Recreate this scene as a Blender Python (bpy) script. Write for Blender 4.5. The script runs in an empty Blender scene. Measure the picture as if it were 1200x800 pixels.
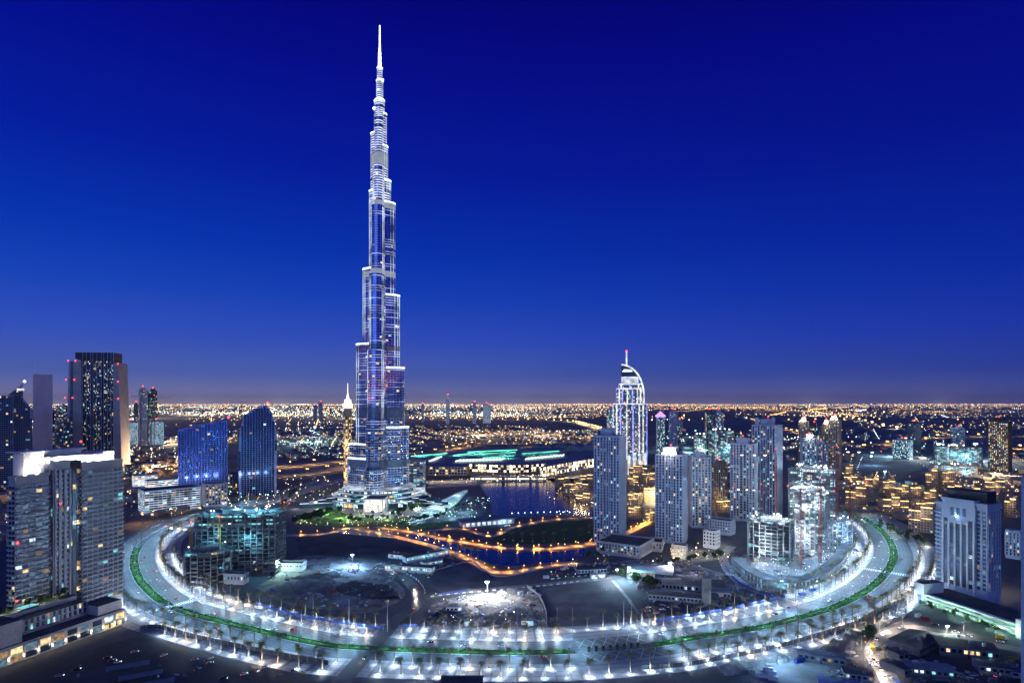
import bpy, bmesh, math, random
from mathutils import Vector, Matrix, noise
from mathutils.geometry import tessellate_polygon
R = math.radians
rnd = random.Random(11)
C = bpy.context.scene.collection
SC = bpy.context.scene

# ---------------------------------------------------------------- camera
F, H, HX, HY = 700.0, 173.0, 600.0, 473.0        # focal length and horizon in photo pixels, eye height in metres
cam = bpy.data.objects.new('camera', bpy.data.cameras.new('camera'))
C.objects.link(cam)
cam.location = (0, 0, H); cam.rotation_euler = (R(90), 0, 0)
cam.data.sensor_width = 36; cam.data.lens = 36*F/1200
cam.data.shift_y = (HY-400)/1200
cam.data.clip_start = 1; cam.data.clip_end = 400000
SC.camera = cam

# ---------------------------------------------------------------- sky, twilight, exposure
def srgb(r, g, b):
    f = lambda c: c/12.92 if c <= .04045 else ((c+.055)/1.055)**2.4
    return (f(r/255), f(g/255), f(b/255), 1)
world = bpy.data.worlds.new("World"); SC.world = world; world.use_nodes = True
nt = world.node_tree; N = nt.nodes; L = nt.links; N.clear()
wo = N.new('ShaderNodeOutputWorld'); bg = N.new('ShaderNodeBackground'); bg2 = N.new('ShaderNodeBackground'); add = N.new('ShaderNodeAddShader')
SUN_EL, SUN_AZ = R(3.0), R(200)
sky = N.new('ShaderNodeTexSky'); sky.sky_type = 'NISHITA'; sky.sun_disc = False
sky.sun_elevation = R(-4.0); sky.sun_rotation = SUN_AZ
bg2.inputs[1].default_value = .05
tc = N.new('ShaderNodeTexCoord'); sx = N.new('ShaderNodeSeparateXYZ'); L.new(tc.outputs['Generated'], sx.inputs[0])
rp = N.new('ShaderNodeValToRGB'); L.new(sx.outputs['Z'], rp.inputs[0])
cr = rp.color_ramp
stops = [(0.0, (160, 148, 166)), (.014, (122, 120, 164)), (.03, (92, 102, 168)), (.045, (68, 88, 168)), (.10, (44, 74, 182)), (.17, (16, 60, 178)), (.24, (0, 46, 168)), (.35, (0, 24, 152)),
         (.47, (0, 8, 136)), (.56, (0, 0, 114)), (1.0, (0, 0, 74))]
while len(cr.elements) < len(stops): cr.elements.new(.5)
for e, (p, c) in zip(cr.elements, stops): e.position = p; e.color = srgb(*c)
# the sky is a little paler to the west (left) and duskier to the east (right)
az0 = N.new('ShaderNodeMapRange'); az0.inputs[1].default_value = -.65; az0.inputs[2].default_value = .65; L.new(sx.outputs['X'], az0.inputs[0])
az = N.new('ShaderNodeValToRGB'); L.new(az0.outputs[0], az.inputs[0]); az.color_ramp.elements[0].color = (1.25, 1.22, 1.08, 1); az.color_ramp.elements[1].color = (.45, .52, .80, 1)
e_ = az.color_ramp.elements.new(.5); e_.color = (.95, .97, 1, 1)
mx = N.new('ShaderNodeMix'); mx.data_type = 'RGBA'; mx.blend_type = 'MULTIPLY'; mx.inputs[0].default_value = 1
L.new(rp.outputs[0], mx.inputs[6]); L.new(az.outputs[0], mx.inputs[7])
L.new(mx.outputs[2], bg.inputs[0]); bg.inputs[1].default_value = 1.0
L.new(sky.outputs[0], bg2.inputs[0]); L.new(bg.outputs[0], add.inputs[0]); L.new(bg2.outputs[0], add.inputs[1]); L.new(add.outputs[0], wo.inputs[0])

sl = bpy.data.lights.new('sun', 'SUN'); sun = bpy.data.objects.new('sun', sl); C.objects.link(sun)
sl.energy = .85; sl.angle = R(75); sl.color = (.30, .50, 1.0)        # last twilight from behind the camera
el = R(7); d = Vector((math.sin(SUN_AZ)*math.cos(el), math.cos(SUN_AZ)*math.cos(el), math.sin(el)))
sun.rotation_euler = d.to_track_quat('Z', 'Y').to_euler(); sun.location = (0, -50, 400)

SC.view_settings.view_transform = 'Standard'; SC.view_settings.look = 'None'
SC.view_settings.exposure = 0.0; SC.view_settings.gamma = 1.0; SC.view_settings.use_curve_mapping = False
cy = SC.cycles
cy.use_denoising = True
try: cy.denoiser = 'OPENIMAGEDENOISE'; cy.denoising_input_passes = 'RGB_ALBEDO_NORMAL'
except Exception: pass
cy.max_bounces = 4; cy.diffuse_bounces = 2; cy.glossy_bounces = 3; cy.transmission_bounces = 2; cy.volume_bounces = 0
cy.caustics_reflective = False; cy.caustics_refractive = False
cy.sample_clamp_indirect = 4; cy.sample_clamp_direct = 0; cy.use_light_tree = True; cy.blur_glossy = .5

# ---------------------------------------------------------------- helpers
def G(x, y, z=0.0):                       # photo pixel on the level plane z -> world point
    Y = F*(H-z)/(y-HY); return Vector(((x-HX)*Y/F, Y, z))
def zat(y, Y): return H-(y-HY)*Y/F        # height of photo row y at distance Y
def xat(x, Y): return (x-HX)*Y/F

class MB:
    def __init__(s): s.v = []; s.f = []; s.m = []
    def face(s, pts, m=0):
        n = len(s.v); s.v += [tuple(p) for p in pts]; s.f.append(tuple(range(n, n+len(pts)))); s.m.append(m)
    def box(s, x0, x1, y0, y1, z0, z1, m=0, T=None, mt=None):
        c = [Vector((x, y, z)) for z in (z0, z1) for y in (y0, y1) for x in (x0, x1)]
        if T is not None: c = [T @ p for p in c]
        n = len(s.v); s.v += [tuple(p) for p in c]
        for k, q in enumerate(((0, 2, 3, 1), (4, 5, 7, 6), (0, 1, 5, 4), (2, 6, 7, 3), (0, 4, 6, 2), (1, 3, 7, 5))):
            s.f.append(tuple(n+i for i in q)); s.m.append(mt if (k == 1 and mt is not None) else m)
    def prism(s, pts, z0, z1, m=0, mt=None, bottom=True):
        k = len(pts); n = len(s.v)
        s.v += [(p[0], p[1], z0) for p in pts]+[(p[0], p[1], z1) for p in pts]
        for i in range(k):
            j = (i+1) % k; s.f.append((n+i, n+j, n+k+j, n+k+i)); s.m.append(m)
        for t in tessellate_polygon([[Vector((p[0], p[1], 0)) for p in pts]]):
            a, b, c = t
            if (Vector(pts[b][:2])-Vector(pts[a][:2])).cross(Vector(pts[c][:2])-Vector(pts[a][:2])) < 0: b, c = c, b
            s.f.append((n+k+a, n+k+b, n+k+c)); s.m.append(m if mt is None else mt)
            if bottom: s.f.append((n+a, n+c, n+b)); s.m.append(m)
    def tube(s, p0, p1, r0, r1=None, n=6, m=0, cap=True):
        r1 = r0 if r1 is None else r1
        p0 = Vector(p0); p1 = Vector(p1); d = (p1-p0).normalized()
        u = d.orthogonal().normalized(); w = d.cross(u); b = len(s.v)
        for p, r in ((p0, r0), (p1, r1)):
            for i in range(n):
                a = 2*math.pi*i/n; s.v.append(tuple(p+u*(r*math.cos(a))+w*(r*math.sin(a))))
        for i in range(n):
            j = (i+1) % n; s.f.append((b+i, b+j, b+n+j, b+n+i)); s.m.append(m)
        if cap:
            s.f.append(tuple(b+i for i in reversed(range(n)))); s.m.append(m)
            s.f.append(tuple(b+n+i for i in range(n))); s.m.append(m)
    def ball(s, c, r, m=0, n=6, rz=None):
        rings = 4; b = len(s.v); c = Vector(c); rz = rz or r
        s.v.append((c.x, c.y, c.z-rz))
        for k in range(1, rings):
            t = math.pi*k/rings
            for i in range(n):
                a = 2*math.pi*i/n; s.v.append((c.x+r*math.sin(t)*math.cos(a), c.y+r*math.sin(t)*math.sin(a), c.z-rz*math.cos(t)))
        s.v.append((c.x, c.y, c.z+rz)); e = len(s.v)-1
        for i in range(n):
            j = (i+1) % n
            s.f.append((b, b+1+j, b+1+i)); s.m.append(m)
            for k in range(rings-2):
                q = b+1+k*n; s.f.append((q+i, q+j, q+n+j, q+n+i)); s.m.append(m)
            q = b+1+(rings-2)*n; s.f.append((q+i, q+j, e)); s.m.append(m)
    def octa(s, c, r, m=0):
        x, y, z = c; b = len(s.v)
        s.v += [(x+r, y, z), (x, y+r, z), (x-r, y, z), (x, y-r, z), (x, y, z+r), (x, y, z-r)]
        for i in range(4):
            j = (i+1) % 4; s.f += [(b+i, b+j, b+4), (b+j, b+i, b+5)]; s.m += [m, m]
    def mesh(s, name, mats, smooth=False):
        me = bpy.data.meshes.new(name); me.from_pydata(s.v, [], s.f)
        for mt in (mats if isinstance(mats, (list, tuple)) else [mats]): me.materials.append(mt)
        me.polygons.foreach_set('material_index', s.m)
        if smooth: me.polygons.foreach_set('use_smooth', [True]*len(s.f))
        me.update(); return me
    def build(s, name, mats, parent=None, loc=(0, 0, 0), rz=0, smooth=False, kind=None):
        return put(s.mesh(name, mats, smooth), name, parent, loc, rz, kind)

def put(me, name, parent=None, loc=(0, 0, 0), rz=0, kind=None):
    o = bpy.data.objects.new(name, me); C.objects.link(o); o.location = loc; o.rotation_euler = (0, 0, rz)
    if parent is not None: o.parent = parent
    if kind: o['kind'] = kind
    return o
def tag(o, label, cat, group=None, kind=None):
    o['label'] = label; o['category'] = cat
    if group: o['group'] = group
    if kind: o['kind'] = kind
    return o
def thing(name, label, cat, loc=(0, 0, 0), rz=0, group=None):
    o = bpy.data.objects.new(name, None); C.objects.link(o); o.empty_display_size = 2
    o.location = loc; o.rotation_euler = (0, 0, rz); return tag(o, label, cat, group)
def copy_tree(o, parent=None):
    c = o.copy(); C.objects.link(c)
    if parent is not None: c.parent = parent
    for ch in list(o.children): copy_tree(ch, c)
    return c
def plight(loc, watts, col=(1, 1, 1), r=.3, parent=None, name='lamp_light', kind='POINT', aim=None, angle=60, blend=.5):
    l = bpy.data.lights.new(name, kind); l.energy = watts; l.color = col; l.shadow_soft_size = r
    o = bpy.data.objects.new(name, l); C.objects.link(o); o.location = loc
    if kind == 'SPOT':
        l.spot_size = R(angle); l.spot_blend = blend
        o.rotation_euler = (Vector(aim)-Vector(loc)).to_track_quat('-Z', 'Y').to_euler()
    if parent is not None: o.parent = parent
    return o
ORD = ['first', 'second', 'third', 'fourth', 'fifth', 'sixth', 'seventh', 'eighth', 'ninth', 'tenth', 'eleventh', 'twelfth', 'thirteenth', 'fourteenth',
       'fifteenth', 'sixteenth', 'seventeenth', 'eighteenth', 'nineteenth', 'twentieth']
TENS = {20: ('twenty', 'twentieth'), 30: ('thirty', 'thirtieth'), 40: ('forty', 'fortieth'), 50: ('fifty', 'fiftieth'), 60: ('sixty', 'sixtieth'), 70: ('seventy', 'seventieth'), 80: ('eighty', 'eightieth'), 90: ('ninety', 'ninetieth')}
def nth(k):                               # 0 -> first
    k = k % 99+1
    if k <= 20: return ORD[k-1]
    t = k//10*10
    return TENS[t][1] if k % 10 == 0 else TENS[t][0]+'-'+ORD[k % 10-1]

# ---------------------------------------------------------------- materials
def mat(name, col, rough=.8, metal=0., nscale=.15, namt=.25, nscale2=2.0, bump=0., spec=.4, col2=None):
    m = bpy.data.materials.new(name); m.use_nodes = True; t = m.node_tree; p = t.nodes['Principled BSDF']
    p.inputs['Roughness'].default_value = rough; p.inputs['Metallic'].default_value = metal; p.inputs['Specular IOR Level'].default_value = spec
    c = t.nodes.new('ShaderNodeTexCoord'); n1 = t.nodes.new('ShaderNodeTexNoise'); n1.inputs['Scale'].default_value = nscale; n1.inputs['Detail'].default_value = 5
    n2 = t.nodes.new('ShaderNodeTexNoise'); n2.inputs['Scale'].default_value = nscale2; n2.inputs['Detail'].default_value = 3
    for n in (n1, n2): t.links.new(c.outputs['Object'], n.inputs['Vector'])
    r = t.nodes.new('ShaderNodeMapRange'); r.inputs[1].default_value = .3; r.inputs[2].default_value = .7; t.links.new(n1.outputs[0], r.inputs[0])
    mx = t.nodes.new('ShaderNodeMix'); mx.data_type = 'RGBA'; t.links.new(r.outputs[0], mx.inputs[0])
    a = tuple(x*(1-namt) for x in col); b = col2 if col2 else tuple(min(1, x*(1+namt)) for x in col)
    mx.inputs[6].default_value = (*a, 1); mx.inputs[7].default_value = (*b, 1)
    m2 = t.nodes.new('ShaderNodeMix'); m2.data_type = 'RGBA'; m2.blend_type = 'OVERLAY'; m2.inputs[0].default_value = .35
    t.links.new(mx.outputs[2], m2.inputs[6]); t.links.new(n2.outputs[0], m2.inputs[7]); t.links.new(m2.outputs[2], p.inputs['Base Color'])
    if bump:
        bp = t.nodes.new('ShaderNodeBump'); bp.inputs['Strength'].default_value = bump; bp.inputs['Distance'].default_value = .3
        t.links.new(n2.outputs[0], bp.inputs['Height']); t.links.new(bp.outputs[0], p.inputs['Normal'])
    return m
def emat(name, col, s, vary=0., vscale=.3, sample=False):
    m = bpy.data.materials.new(name); m.use_nodes = True; t = m.node_tree; t.nodes.clear()
    o = t.nodes.new('ShaderNodeOutputMaterial'); e = t.nodes.new('ShaderNodeEmission'); t.links.new(e.outputs[0], o.inputs[0])
    e.inputs[0].default_value = (*col, 1); e.inputs[1].default_value = s
    if vary:
        c = t.nodes.new('ShaderNodeTexCoord'); n = t.nodes.new('ShaderNodeTexNoise'); n.inputs['Scale'].default_value = vscale; n.inputs['Detail'].default_value = 2
        t.links.new(c.outputs['Object'], n.inputs['Vector'])
        r = t.nodes.new('ShaderNodeMapRange'); r.inputs[1].default_value = .32; r.inputs[2].default_value = .68; r.inputs[3].default_value = s*(1-vary); r.inputs[4].default_value = s*(1+vary)
        t.links.new(n.outputs[0], r.inputs[0]); t.links.new(r.outputs[0], e.inputs[1])
    if not sample:
        try: m.cycles.emission_sampling = 'NONE'
        except Exception: pass
    return m
def glassmat(name, col, rough=.12, metal=.7, spec=.6):
    m = mat(name, col, rough, metal, .05, .35, .6, 0, spec); return m

M = {}
M['ground'] = mat('bare_ground', (.105, .115, .13), .95, 0, .004, .4, .2, .2)
M['soil'] = mat('dark_soil', (.08, .088, .10), .95, 0, .03, .45, .4, .4)
M['sand'] = mat('pale_sand', (.24, .235, .225), .95, 0, .05, .6, .35, .5)
M['sand_dark'] = mat('graded_sand', (.11, .12, .135), .95, 0, .05, .35, .5, .3)
M['asphalt'] = mat('asphalt', (.085, .092, .10), .55, 0, .05, .3, .6, .05)
M['asphalt_old'] = mat('worn_asphalt', (.055, .06, .07), .8, 0, .04, .4, .5, .1)
M['paving'] = mat('stone_paving', (.30, .31, .34), .7, 0, .08, .22, 1.2, .05)
M['paving_dark'] = mat('dark_paving', (.16, .165, .18), .7, 0, .08, .25, 1.2, .05)
M['kerb'] = mat('kerb_stone', (.45, .45, .46), .8)
M['paint'] = mat('road_paint', (.75, .75, .75), .6, 0, .5, .15)
M['grass'] = mat('verge_grass', (.045, .15, .03), .95, 0, .12, .75, 1.2, .6)
M['hedge'] = mat('hedge_leaves', (.03, .11, .025), .95, 0, .4, .5, 3, .5)
M['leaf'] = mat('tree_leaves', (.035, .075, .025), .8, 0, .5, .5, 3)
M['frond'] = mat('palm_fronds', (.22, .21, .10), .7, 0, .7, .4, 3)
M['bark'] = mat('bark', (.16, .12, .085), .95, 0, .5, .35, 4, .4)
M['concrete'] = mat('concrete', (.33, .33, .34), .85, 0, .07, .2, .8, .05)
M['concrete_dark'] = mat('raw_concrete', (.17, .17, .18), .9, 0, .1, .3, .8, .1)
M['pinkstone'] = mat('pink_stone', (.74, .62, .64), .85, 0, .05, .12, .6)
M['cream'] = mat('cream_render', (.46, .43, .41), .85, 0, .05, .15, .6)
M['white'] = mat('white_render', (.66, .66, .68), .8, 0, .05, .12, .6)
M['lilac'] = mat('pale_stone_cladding', (.42, .47, .58), .75, 0, .05, .15, .6)
M['tan'] = mat('sandstone_render', (.36, .27, .19), .9, 0, .06, .22, .7)
M['steel'] = mat('brushed_steel', (.62, .66, .74), .32, .85, .05, .15, .5)
M['dark'] = mat('dark_cladding', (.035, .038, .05), .55, 0, .08, .35, .7)
M['roof'] = mat('flat_roof_felt', (.07, .075, .09), .9, 0, .1, .35, .7, .1)
M['roof_pale'] = mat('pale_flat_roof', (.22, .23, .27), .85, 0, .1, .3, .7, .1)
M['bluemetal'] = mat('blue_sheet_metal', (.04, .10, .40), .5, .3, .1, .25, 1.5)
M['redmetal'] = mat('red_painted_steel', (.24, .04, .04), .5, .3)
M['yellow'] = mat('yellow_painted_steel', (.62, .38, .04), .5, .2)
M['black'] = mat('black_rubber', (.012, .012, .014), .7)
M['glass'] = glassmat('dark_window_glass', (.030, .055, .105), .26, .5)
M['glass_teal'] = glassmat('teal_window_glass', (.06, .14, .20))
M['glass_blue'] = glassmat('blue_mirror_glass', (.34, .44, .78), .10, .9)
M['pole'] = mat('galvanised_pole', (.30, .31, .33), .5, .5)
M['warm'] = emat('lit_window_warm', (1, .72, .36), 1.1, .7, .35)
M['warm_dim'] = emat('lit_window_dim', (1, .66, .34), .3, .7, .35)
M['cool'] = emat('lit_window_cool', (.72, .9, 1.0), 1.1, .7, .35)
M['cool_dim'] = emat('lit_window_blue', (.35, .62, .85), .30, .7, .35)
M['teal'] = emat('lit_window_teal', (.30, .85, .92), .8, .7, .35)
WIN = [M['glass'], M['warm'], M['warm_dim'], M['cool'], M['cool_dim'], M['teal']]
M['lamp_w'] = emat('lamp_white', (.92, .96, 1), 10)
M['lamp_warm'] = emat('lamp_warm_white', (1, .86, .62), 7)
M['lamp_o'] = emat('lamp_orange', (1, .50, .13), 8)
M['lamp_y'] = emat('lamp_yellow', (1, .72, .28), 8)
M['lamp_r'] = emat('beacon_red', (1, .05, .06), 6)
M['lamp_g'] = emat('lamp_green', (.25, 1, .65), 4)
M['lamp_t'] = emat('lamp_teal', (.55, .95, 1), 7)
M['led'] = emat('facade_led_and_glow', (.78, .86, 1), 1.1, .5, .1)  # LED strips; on the tower's upper fins, floodlit white put into the glow
M['led_grey'] = emat('plant_floor_glow', (.60, .68, .90), .45, .12, .12)
M['led_sheen'] = emat('facade_led_and_sheen', (.66, .78, 1), .62, .85, .05)  # LED edges; on the tower's fins, the steel's reflected sheen put into emission
M['led_bright'] = emat('facade_led_bright', (.93, .96, 1), 3.2, .3, .2)
M['led_blue'] = emat('facade_led_blue', (.28, .30, 1), 1.6, .5, .1)
M['cornice'] = emat('cornice_light', (1, .66, .26), 4.2, .7, .12)
COOL = (.32, .64, 1.0); WARMW = (1, .90, .72); ORANGE = (1, .52, .14); TEALC = (.22, .74, 1.0)
# ---------------------------------------------------------------- ground, water, roads
def smooth(pts, step=12.0):
    out = []; P = [Vector((p[0], p[1])) for p in pts]; n = len(P)
    for i in range(n-1):
        a = P[max(i-1, 0)]; b = P[i]; c = P[i+1]; d = P[min(i+2, n-1)]
        k = max(2, int((c-b).length/step))
        for j in range(k):
            t = j/k
            out.append(.5*((2*b)+(c-a)*t+(2*a-5*b+4*c-d)*t*t+(3*b-a-3*c+d)*t*t*t))
    out.append(P[-1]); return out
def pxpath(px, step=12.0): return smooth([G(*p) for p in px], step)
def normals(path):
    r = []
    for i in range(len(path)):
        t = (path[min(i+1, len(path)-1)]-path[max(i-1, 0)]).normalized(); r.append(Vector((-t.y, t.x)))
    return r
def ribbon_into(mb, path, o1, o2, z, thick=0, m=0, i0=0, i1=None):
    nr = normals(path); i1 = len(path) if i1 is None else i1
    for i in range(i0, i1-1):
        a, b = path[i]+nr[i]*o1, path[i]+nr[i]*o2; c, d = path[i+1]+nr[i+1]*o2, path[i+1]+nr[i+1]*o1
        mb.face([(a.x, a.y, z), (d.x, d.y, z), (c.x, c.y, z), (b.x, b.y, z)], m)
        if thick:
            mb.face([(a.x, a.y, z-thick), (d.x, d.y, z-thick), (d.x, d.y, z), (a.x, a.y, z)], m)
            mb.face([(b.x, b.y, z), (c.x, c.y, z), (c.x, c.y, z-thick), (b.x, b.y, z-thick)], m)
def ribbon(name, path, o1, o2, z, mt, thick=0, kind='structure', **k):
    mb = MB(); ribbon_into(mb, path, o1, o2, z, thick, **k); return mb.build(name, mt, kind=kind)
def patch(name, px, z, mt, curve=False, kind='structure', thick=0):
    pts = [G(*p) for p in px]
    if curve: pts = smooth(pts+[pts[0]], 8)[:-1]
    P = [Vector((p[0], p[1], 0)) for p in pts]; mb = MB()
    area = sum(P[i].x*P[(i+1) % len(P)].y-P[(i+1) % len(P)].x*P[i].y for i in range(len(P)))
    if area < 0: P.reverse()
    mb.prism([(p.x, p.y) for p in P], z-max(thick, .02), z, bottom=False)
    return mb.build(name, mt, kind=kind)

g = MB(); g.face([(-60000, -3000, 0), (60000, -3000, 0), (60000, 60000, 0), (-60000, 60000, 0)])
g.build('ground', M['ground'], kind='structure')

def watermat(name, col, rough, bump):
    m = mat(name, col, rough, 0, .02, .2, .4, 0, .7); t = m.node_tree; p = t.nodes['Principled BSDF']; p.inputs['IOR'].default_value = 1.33
    c = t.nodes.new('ShaderNodeTexCoord'); n = t.nodes.new('ShaderNodeTexNoise'); n.inputs['Scale'].default_value = .12; n.inputs['Detail'].default_value = 4
    b = t.nodes.new('ShaderNodeBump'); b.inputs['Strength'].default_value = bump; b.inputs['Distance'].default_value = 1.0
    t.links.new(c.outputs['Object'], n.inputs['Vector']); t.links.new(n.outputs[0], b.inputs['Height']); t.links.new(b.outputs[0], p.inputs['Normal'])
    return m
M['water'] = watermat('lake_water', (.004, .010, .028), .20, .14)
patch('lake_water', [(562, 568), (580, 564), (612, 561), (640, 562), (652, 570), (668, 582), (690, 590), (726, 600), (730, 606), (700, 606), (660, 603), (625, 604), (600, 606), (578, 603), (576, 592), (570, 580)], .06, M['water'], True)
patch('canal_water', [(395, 618), (440, 621), (500, 628), (545, 641), (600, 646), (650, 646), (688, 642), (684, 652), (672, 657), (640, 659), (600, 663), (575, 660), (540, 647), (500, 637), (450, 629), (400, 625)], .06, M['water'])
patch('desert_creek', [(540, 499), (600, 496), (690, 497), (705, 508), (640, 506), (590, 503)], .3, M['soil'], True)
patch('desert_plain', [(640, 483), (760, 481), (900, 484), (905, 489), (760, 490), (650, 489)], .3, M['soil'], True)
# lots inside the ring
patch('sand_lot', [(300, 688), (330, 668), (352, 652), (400, 652), (440, 666), (468, 684), (474, 698), (452, 712), (415, 719), (370, 714), (330, 705)], .05, M['sand'], True)
patch('graded_lot', [(505, 688), (500, 678), (520, 664), (562, 652), (592, 676), (575, 689), (530, 696)], .05, M['sand_dark'], True)
patch('building_site_ground', [(502, 736), (498, 722), (506, 708), (532, 699), (572, 694), (622, 686), (634, 704), (642, 735)], .05, M['sand'])
patch('graded_field', [(632, 690), (712, 681), (757, 730), (645, 733)], .06, M['sand_dark'])
patch('graded_field', [(345, 626), (400, 630), (470, 637), (540, 658), (524, 664), (478, 660), (420, 654), (352, 648)], .05, M['soil'])
patch('building_site_ground', [(690, 660), (745, 655), (810, 660), (850, 672), (845, 684), (790, 668), (700, 672)], .05, M['sand'])
patch('building_site_ground', [(850, 668), (870, 650), (1000, 612), (1012, 640), (990, 672), (930, 698), (880, 690)], .05, M['sand'])
patch('depot_yard', [(880, 800), (870, 765), (935, 752), (985, 738), (1005, 745), (985, 800)], .05, M['sand'])
patch('depot_yard', [(560, 820), (720, 776), (860, 770), (880, 825)], .045, M['soil'])
patch('car_park', [(-120, 850), (-20, 800), (160, 745), (280, 765), (385, 790), (420, 860)], .05, M['asphalt_old'])
patch('depot_lawn', [(1060, 756), (1085, 742), (1118, 752), (1112, 766)], .06, M['grass'])
patch('park_lawn', [(345, 606), (380, 594), (430, 592), (480, 597), (520, 600), (535, 612), (490, 620), (430, 617), (370, 616)], .05, M['grass'], True)
patch('island_garden', [(573, 633), (600, 621), (645, 612), (700, 609), (735, 612), (735, 628), (690, 634), (640, 637), (595, 637)], .08, M['hedge'], True)
patch('plaza_paving', [(478, 614), (496, 602), (520, 588), (548, 580), (562, 584), (572, 596), (562, 605), (530, 611)], .07, M['paving_dark'])
patch('plaza_paving', [(388, 598), (392, 590), (440, 597), (494, 590), (500, 598), (470, 606), (430, 606)], .08, M['paving'], True)
patch('mall_forecourt', [(500, 572), (505, 563), (560, 562), (640, 559), (700, 556), (700, 566), (640, 564), (600, 564), (560, 568)], .05, M['paving'])
patch('quay_paving', [(640, 560), (705, 563), (740, 585), (735, 600), (700, 596), (665, 585), (650, 570)], .05, M['paving_dark'], True)
patch('market_ground', [(980, 556), (1110, 556), (1140, 620), (1075, 640), (1005, 612)], .05, M['asphalt_old'])
patch('site_basin', [(980, 520), (1060, 516), (1110, 530), (1090, 555), (1000, 556)], .06, M['sand_dark'], True)
patch('site_basin', [(770, 512), (830, 506), (860, 520), (850, 540), (780, 530)], .06, M['sand_dark'], True)

# the boulevard
BL = [(390, 560), (345, 573), (300, 587), (250, 600), (210, 612), (180, 626), (163, 640), (157, 655), (159, 668), (168, 685), (200, 710), (272, 731), (375, 754), (430, 759), (500, 762), (600, 764.5), (680, 762.5), (766, 755),
      (820, 746), (885, 736), (935, 724), (980, 710), (1010, 695), (1030, 680), (1044, 662), (1047, 645), (1038, 627), (1020, 612), (1000, 601), (975, 591)]
BP = pxpath(BL, 8.0); BN = normals(BP)
BS = [0.0]
for i in range(1, len(BP)): BS.append(BS[-1]+(BP[i]-BP[i-1]).length)
def b_at(s, off=0.0):
    for i in range(1, len(BS)):
        if BS[i] >= s or i == len(BS)-1:
            t = (s-BS[i-1])/(BS[i]-BS[i-1]); p = BP[i-1].lerp(BP[i], t); n = BN[i-1].lerp(BN[i], t); return p+n*off, n
def s_of(px):                              # arc length nearest to a photo pixel on the ground
    w = G(*px); w = Vector((w.x, w.y)); k = min(range(len(BP)), key=lambda i: (BP[i]-w).length); return BS[k]
def i_of(s): return min(range(len(BS)), key=lambda i: abs(BS[i]-s))
S_PLAZA0, S_PLAZA1 = s_of((676, 763)), s_of((764, 755))
ia, ib = i_of(S_PLAZA0), i_of(S_PLAZA1)
ribbon('boulevard_road', BP, 4.5, 20, .10, M['asphalt'])
ribbon('boulevard_road', BP, -19, -4.5, .10, M['asphalt'])
ribbon('pavement', BP, 20.3, 46, .26, M['paving'], .26)
ribbon('pavement', BP, -44, -19.3, .26, M['paving'], .26, i0=i_of(s_of((150, 660))))
for o in (20, -19.3): ribbon('kerb', BP, o, o+.3, .275, M['kerb'], .27)
for o in (4.2, -4.5): ribbon('kerb', BP, o, o+.3, .275, M['kerb'], .27)
for a, b in ((i_of(s_of((163, 640))), i_of(s_of((196, 707)))), (i_of(s_of((214, 714))), ia), (ib, i_of(s_of((1036, 674)))), (i_of(s_of((1041, 667))), len(BP))):
    ribbon('median_grass', BP, -4.2, 4.2, .24, M['grass'], .24, kind='stuff', i0=a, i1=b)
    for o in (-3.2, 2.2):
        ribbon('median_hedge', BP, o, o+1.0, .85, M['hedge'], .6, kind='stuff', i0=a, i1=b)
ms = MB(); r_ = random.Random(9); s = s_of((163, 642))
while s < s_of((1012, 607)):                # low shrubs dotted down the median
    s += r_.uniform(.8, 2.6)
    if S_PLAZA0-4 < s < S_PLAZA1+4: continue
    p, n = b_at(s, r_.choice((-3.0, 2.8, r_.uniform(-2, 2)))); h_ = r_.uniform(.4, 1.3)
    for _ in range(7):
        c = Vector((p.x+r_.gauss(0, .5), p.y+r_.gauss(0, .5), .3+h_*r_.uniform(.2, 1))); u = Vector((r_.gauss(0, 1), r_.gauss(0, 1), r_.gauss(0, 1))).normalized(); w = u.orthogonal().normalized()*.38; q_ = u.cross(w.normalized())*.38
        ms.face([c-w-q_, c+w-q_, c+w+q_, c-w+q_], 0 if r_.random() < .85 else 1)
ms.build('median_shrubs', [M['grass'], M['hedge']], kind='stuff')
pl = MB(); ribbon_into(pl, BP, -19, 20, .13, 0, i0=ia, i1=ib); pl.build('plaza_crossing', M['paving_dark'], kind='structure')
zz = MB()                                   # painted diamonds of the plaza crossing and the lane lines
def stripe(mb, p, q, w, z):
    t = (q-p).normalized(); n = Vector((-t.y, t.x))*w/2
    mb.face([(*(p-n), z), (*(q-n), z), (*(q+n), z), (*(p+n), z)])
for k in range(int((S_PLAZA1-S_PLAZA0)/9)):
    s = S_PLAZA0+k*9
    for s0, s1, o0, o1 in ((s, s+9, 5, 20), (s+9, s, 5, 20), (s, s+9, -19, -5), (s+9, s, -19, -5)):
        stripe(zz, b_at(s0, o0)[0], b_at(s1, o1)[0], .35, .145)
s = 60
while s < BS[-1]-40:
    if not (S_PLAZA0-8 < s < S_PLAZA1+2):
        for o in (8.4, 12.3, 16.2, -8.2, -11.8, -15.4):
            stripe(zz, b_at(s, o)[0], b_at(s+3.0, o)[0], .12, .115)
    s += 10
zz.build('road_markings', M['paint'], kind='structure')
pb_ = MB(); r_ = random.Random(6); s = 130.0
while s < BS[-1]-60:                       # darker cross bands and benches' strips in the paving
    for o0, o1 in ((20.6, 45.5), (-43.5, -19.6)):
        if r_.random() < .8 and not (S_PLAZA0 < s < S_PLAZA1): a, _ = b_at(s, o0); b, _ = b_at(s, o1); stripe(pb_, a, b, r_.choice((.8, 1.6, 3.2)), .268)
    s += 7.5
for o in (24.2, 31.5, 38.5, -24, -30.5, -37): ribbon_into(pb_, BP, o, o+.9, .272, 0, 0, 12)
pb_.build('paving_bands', M['paving_dark'], kind='structure')
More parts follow.
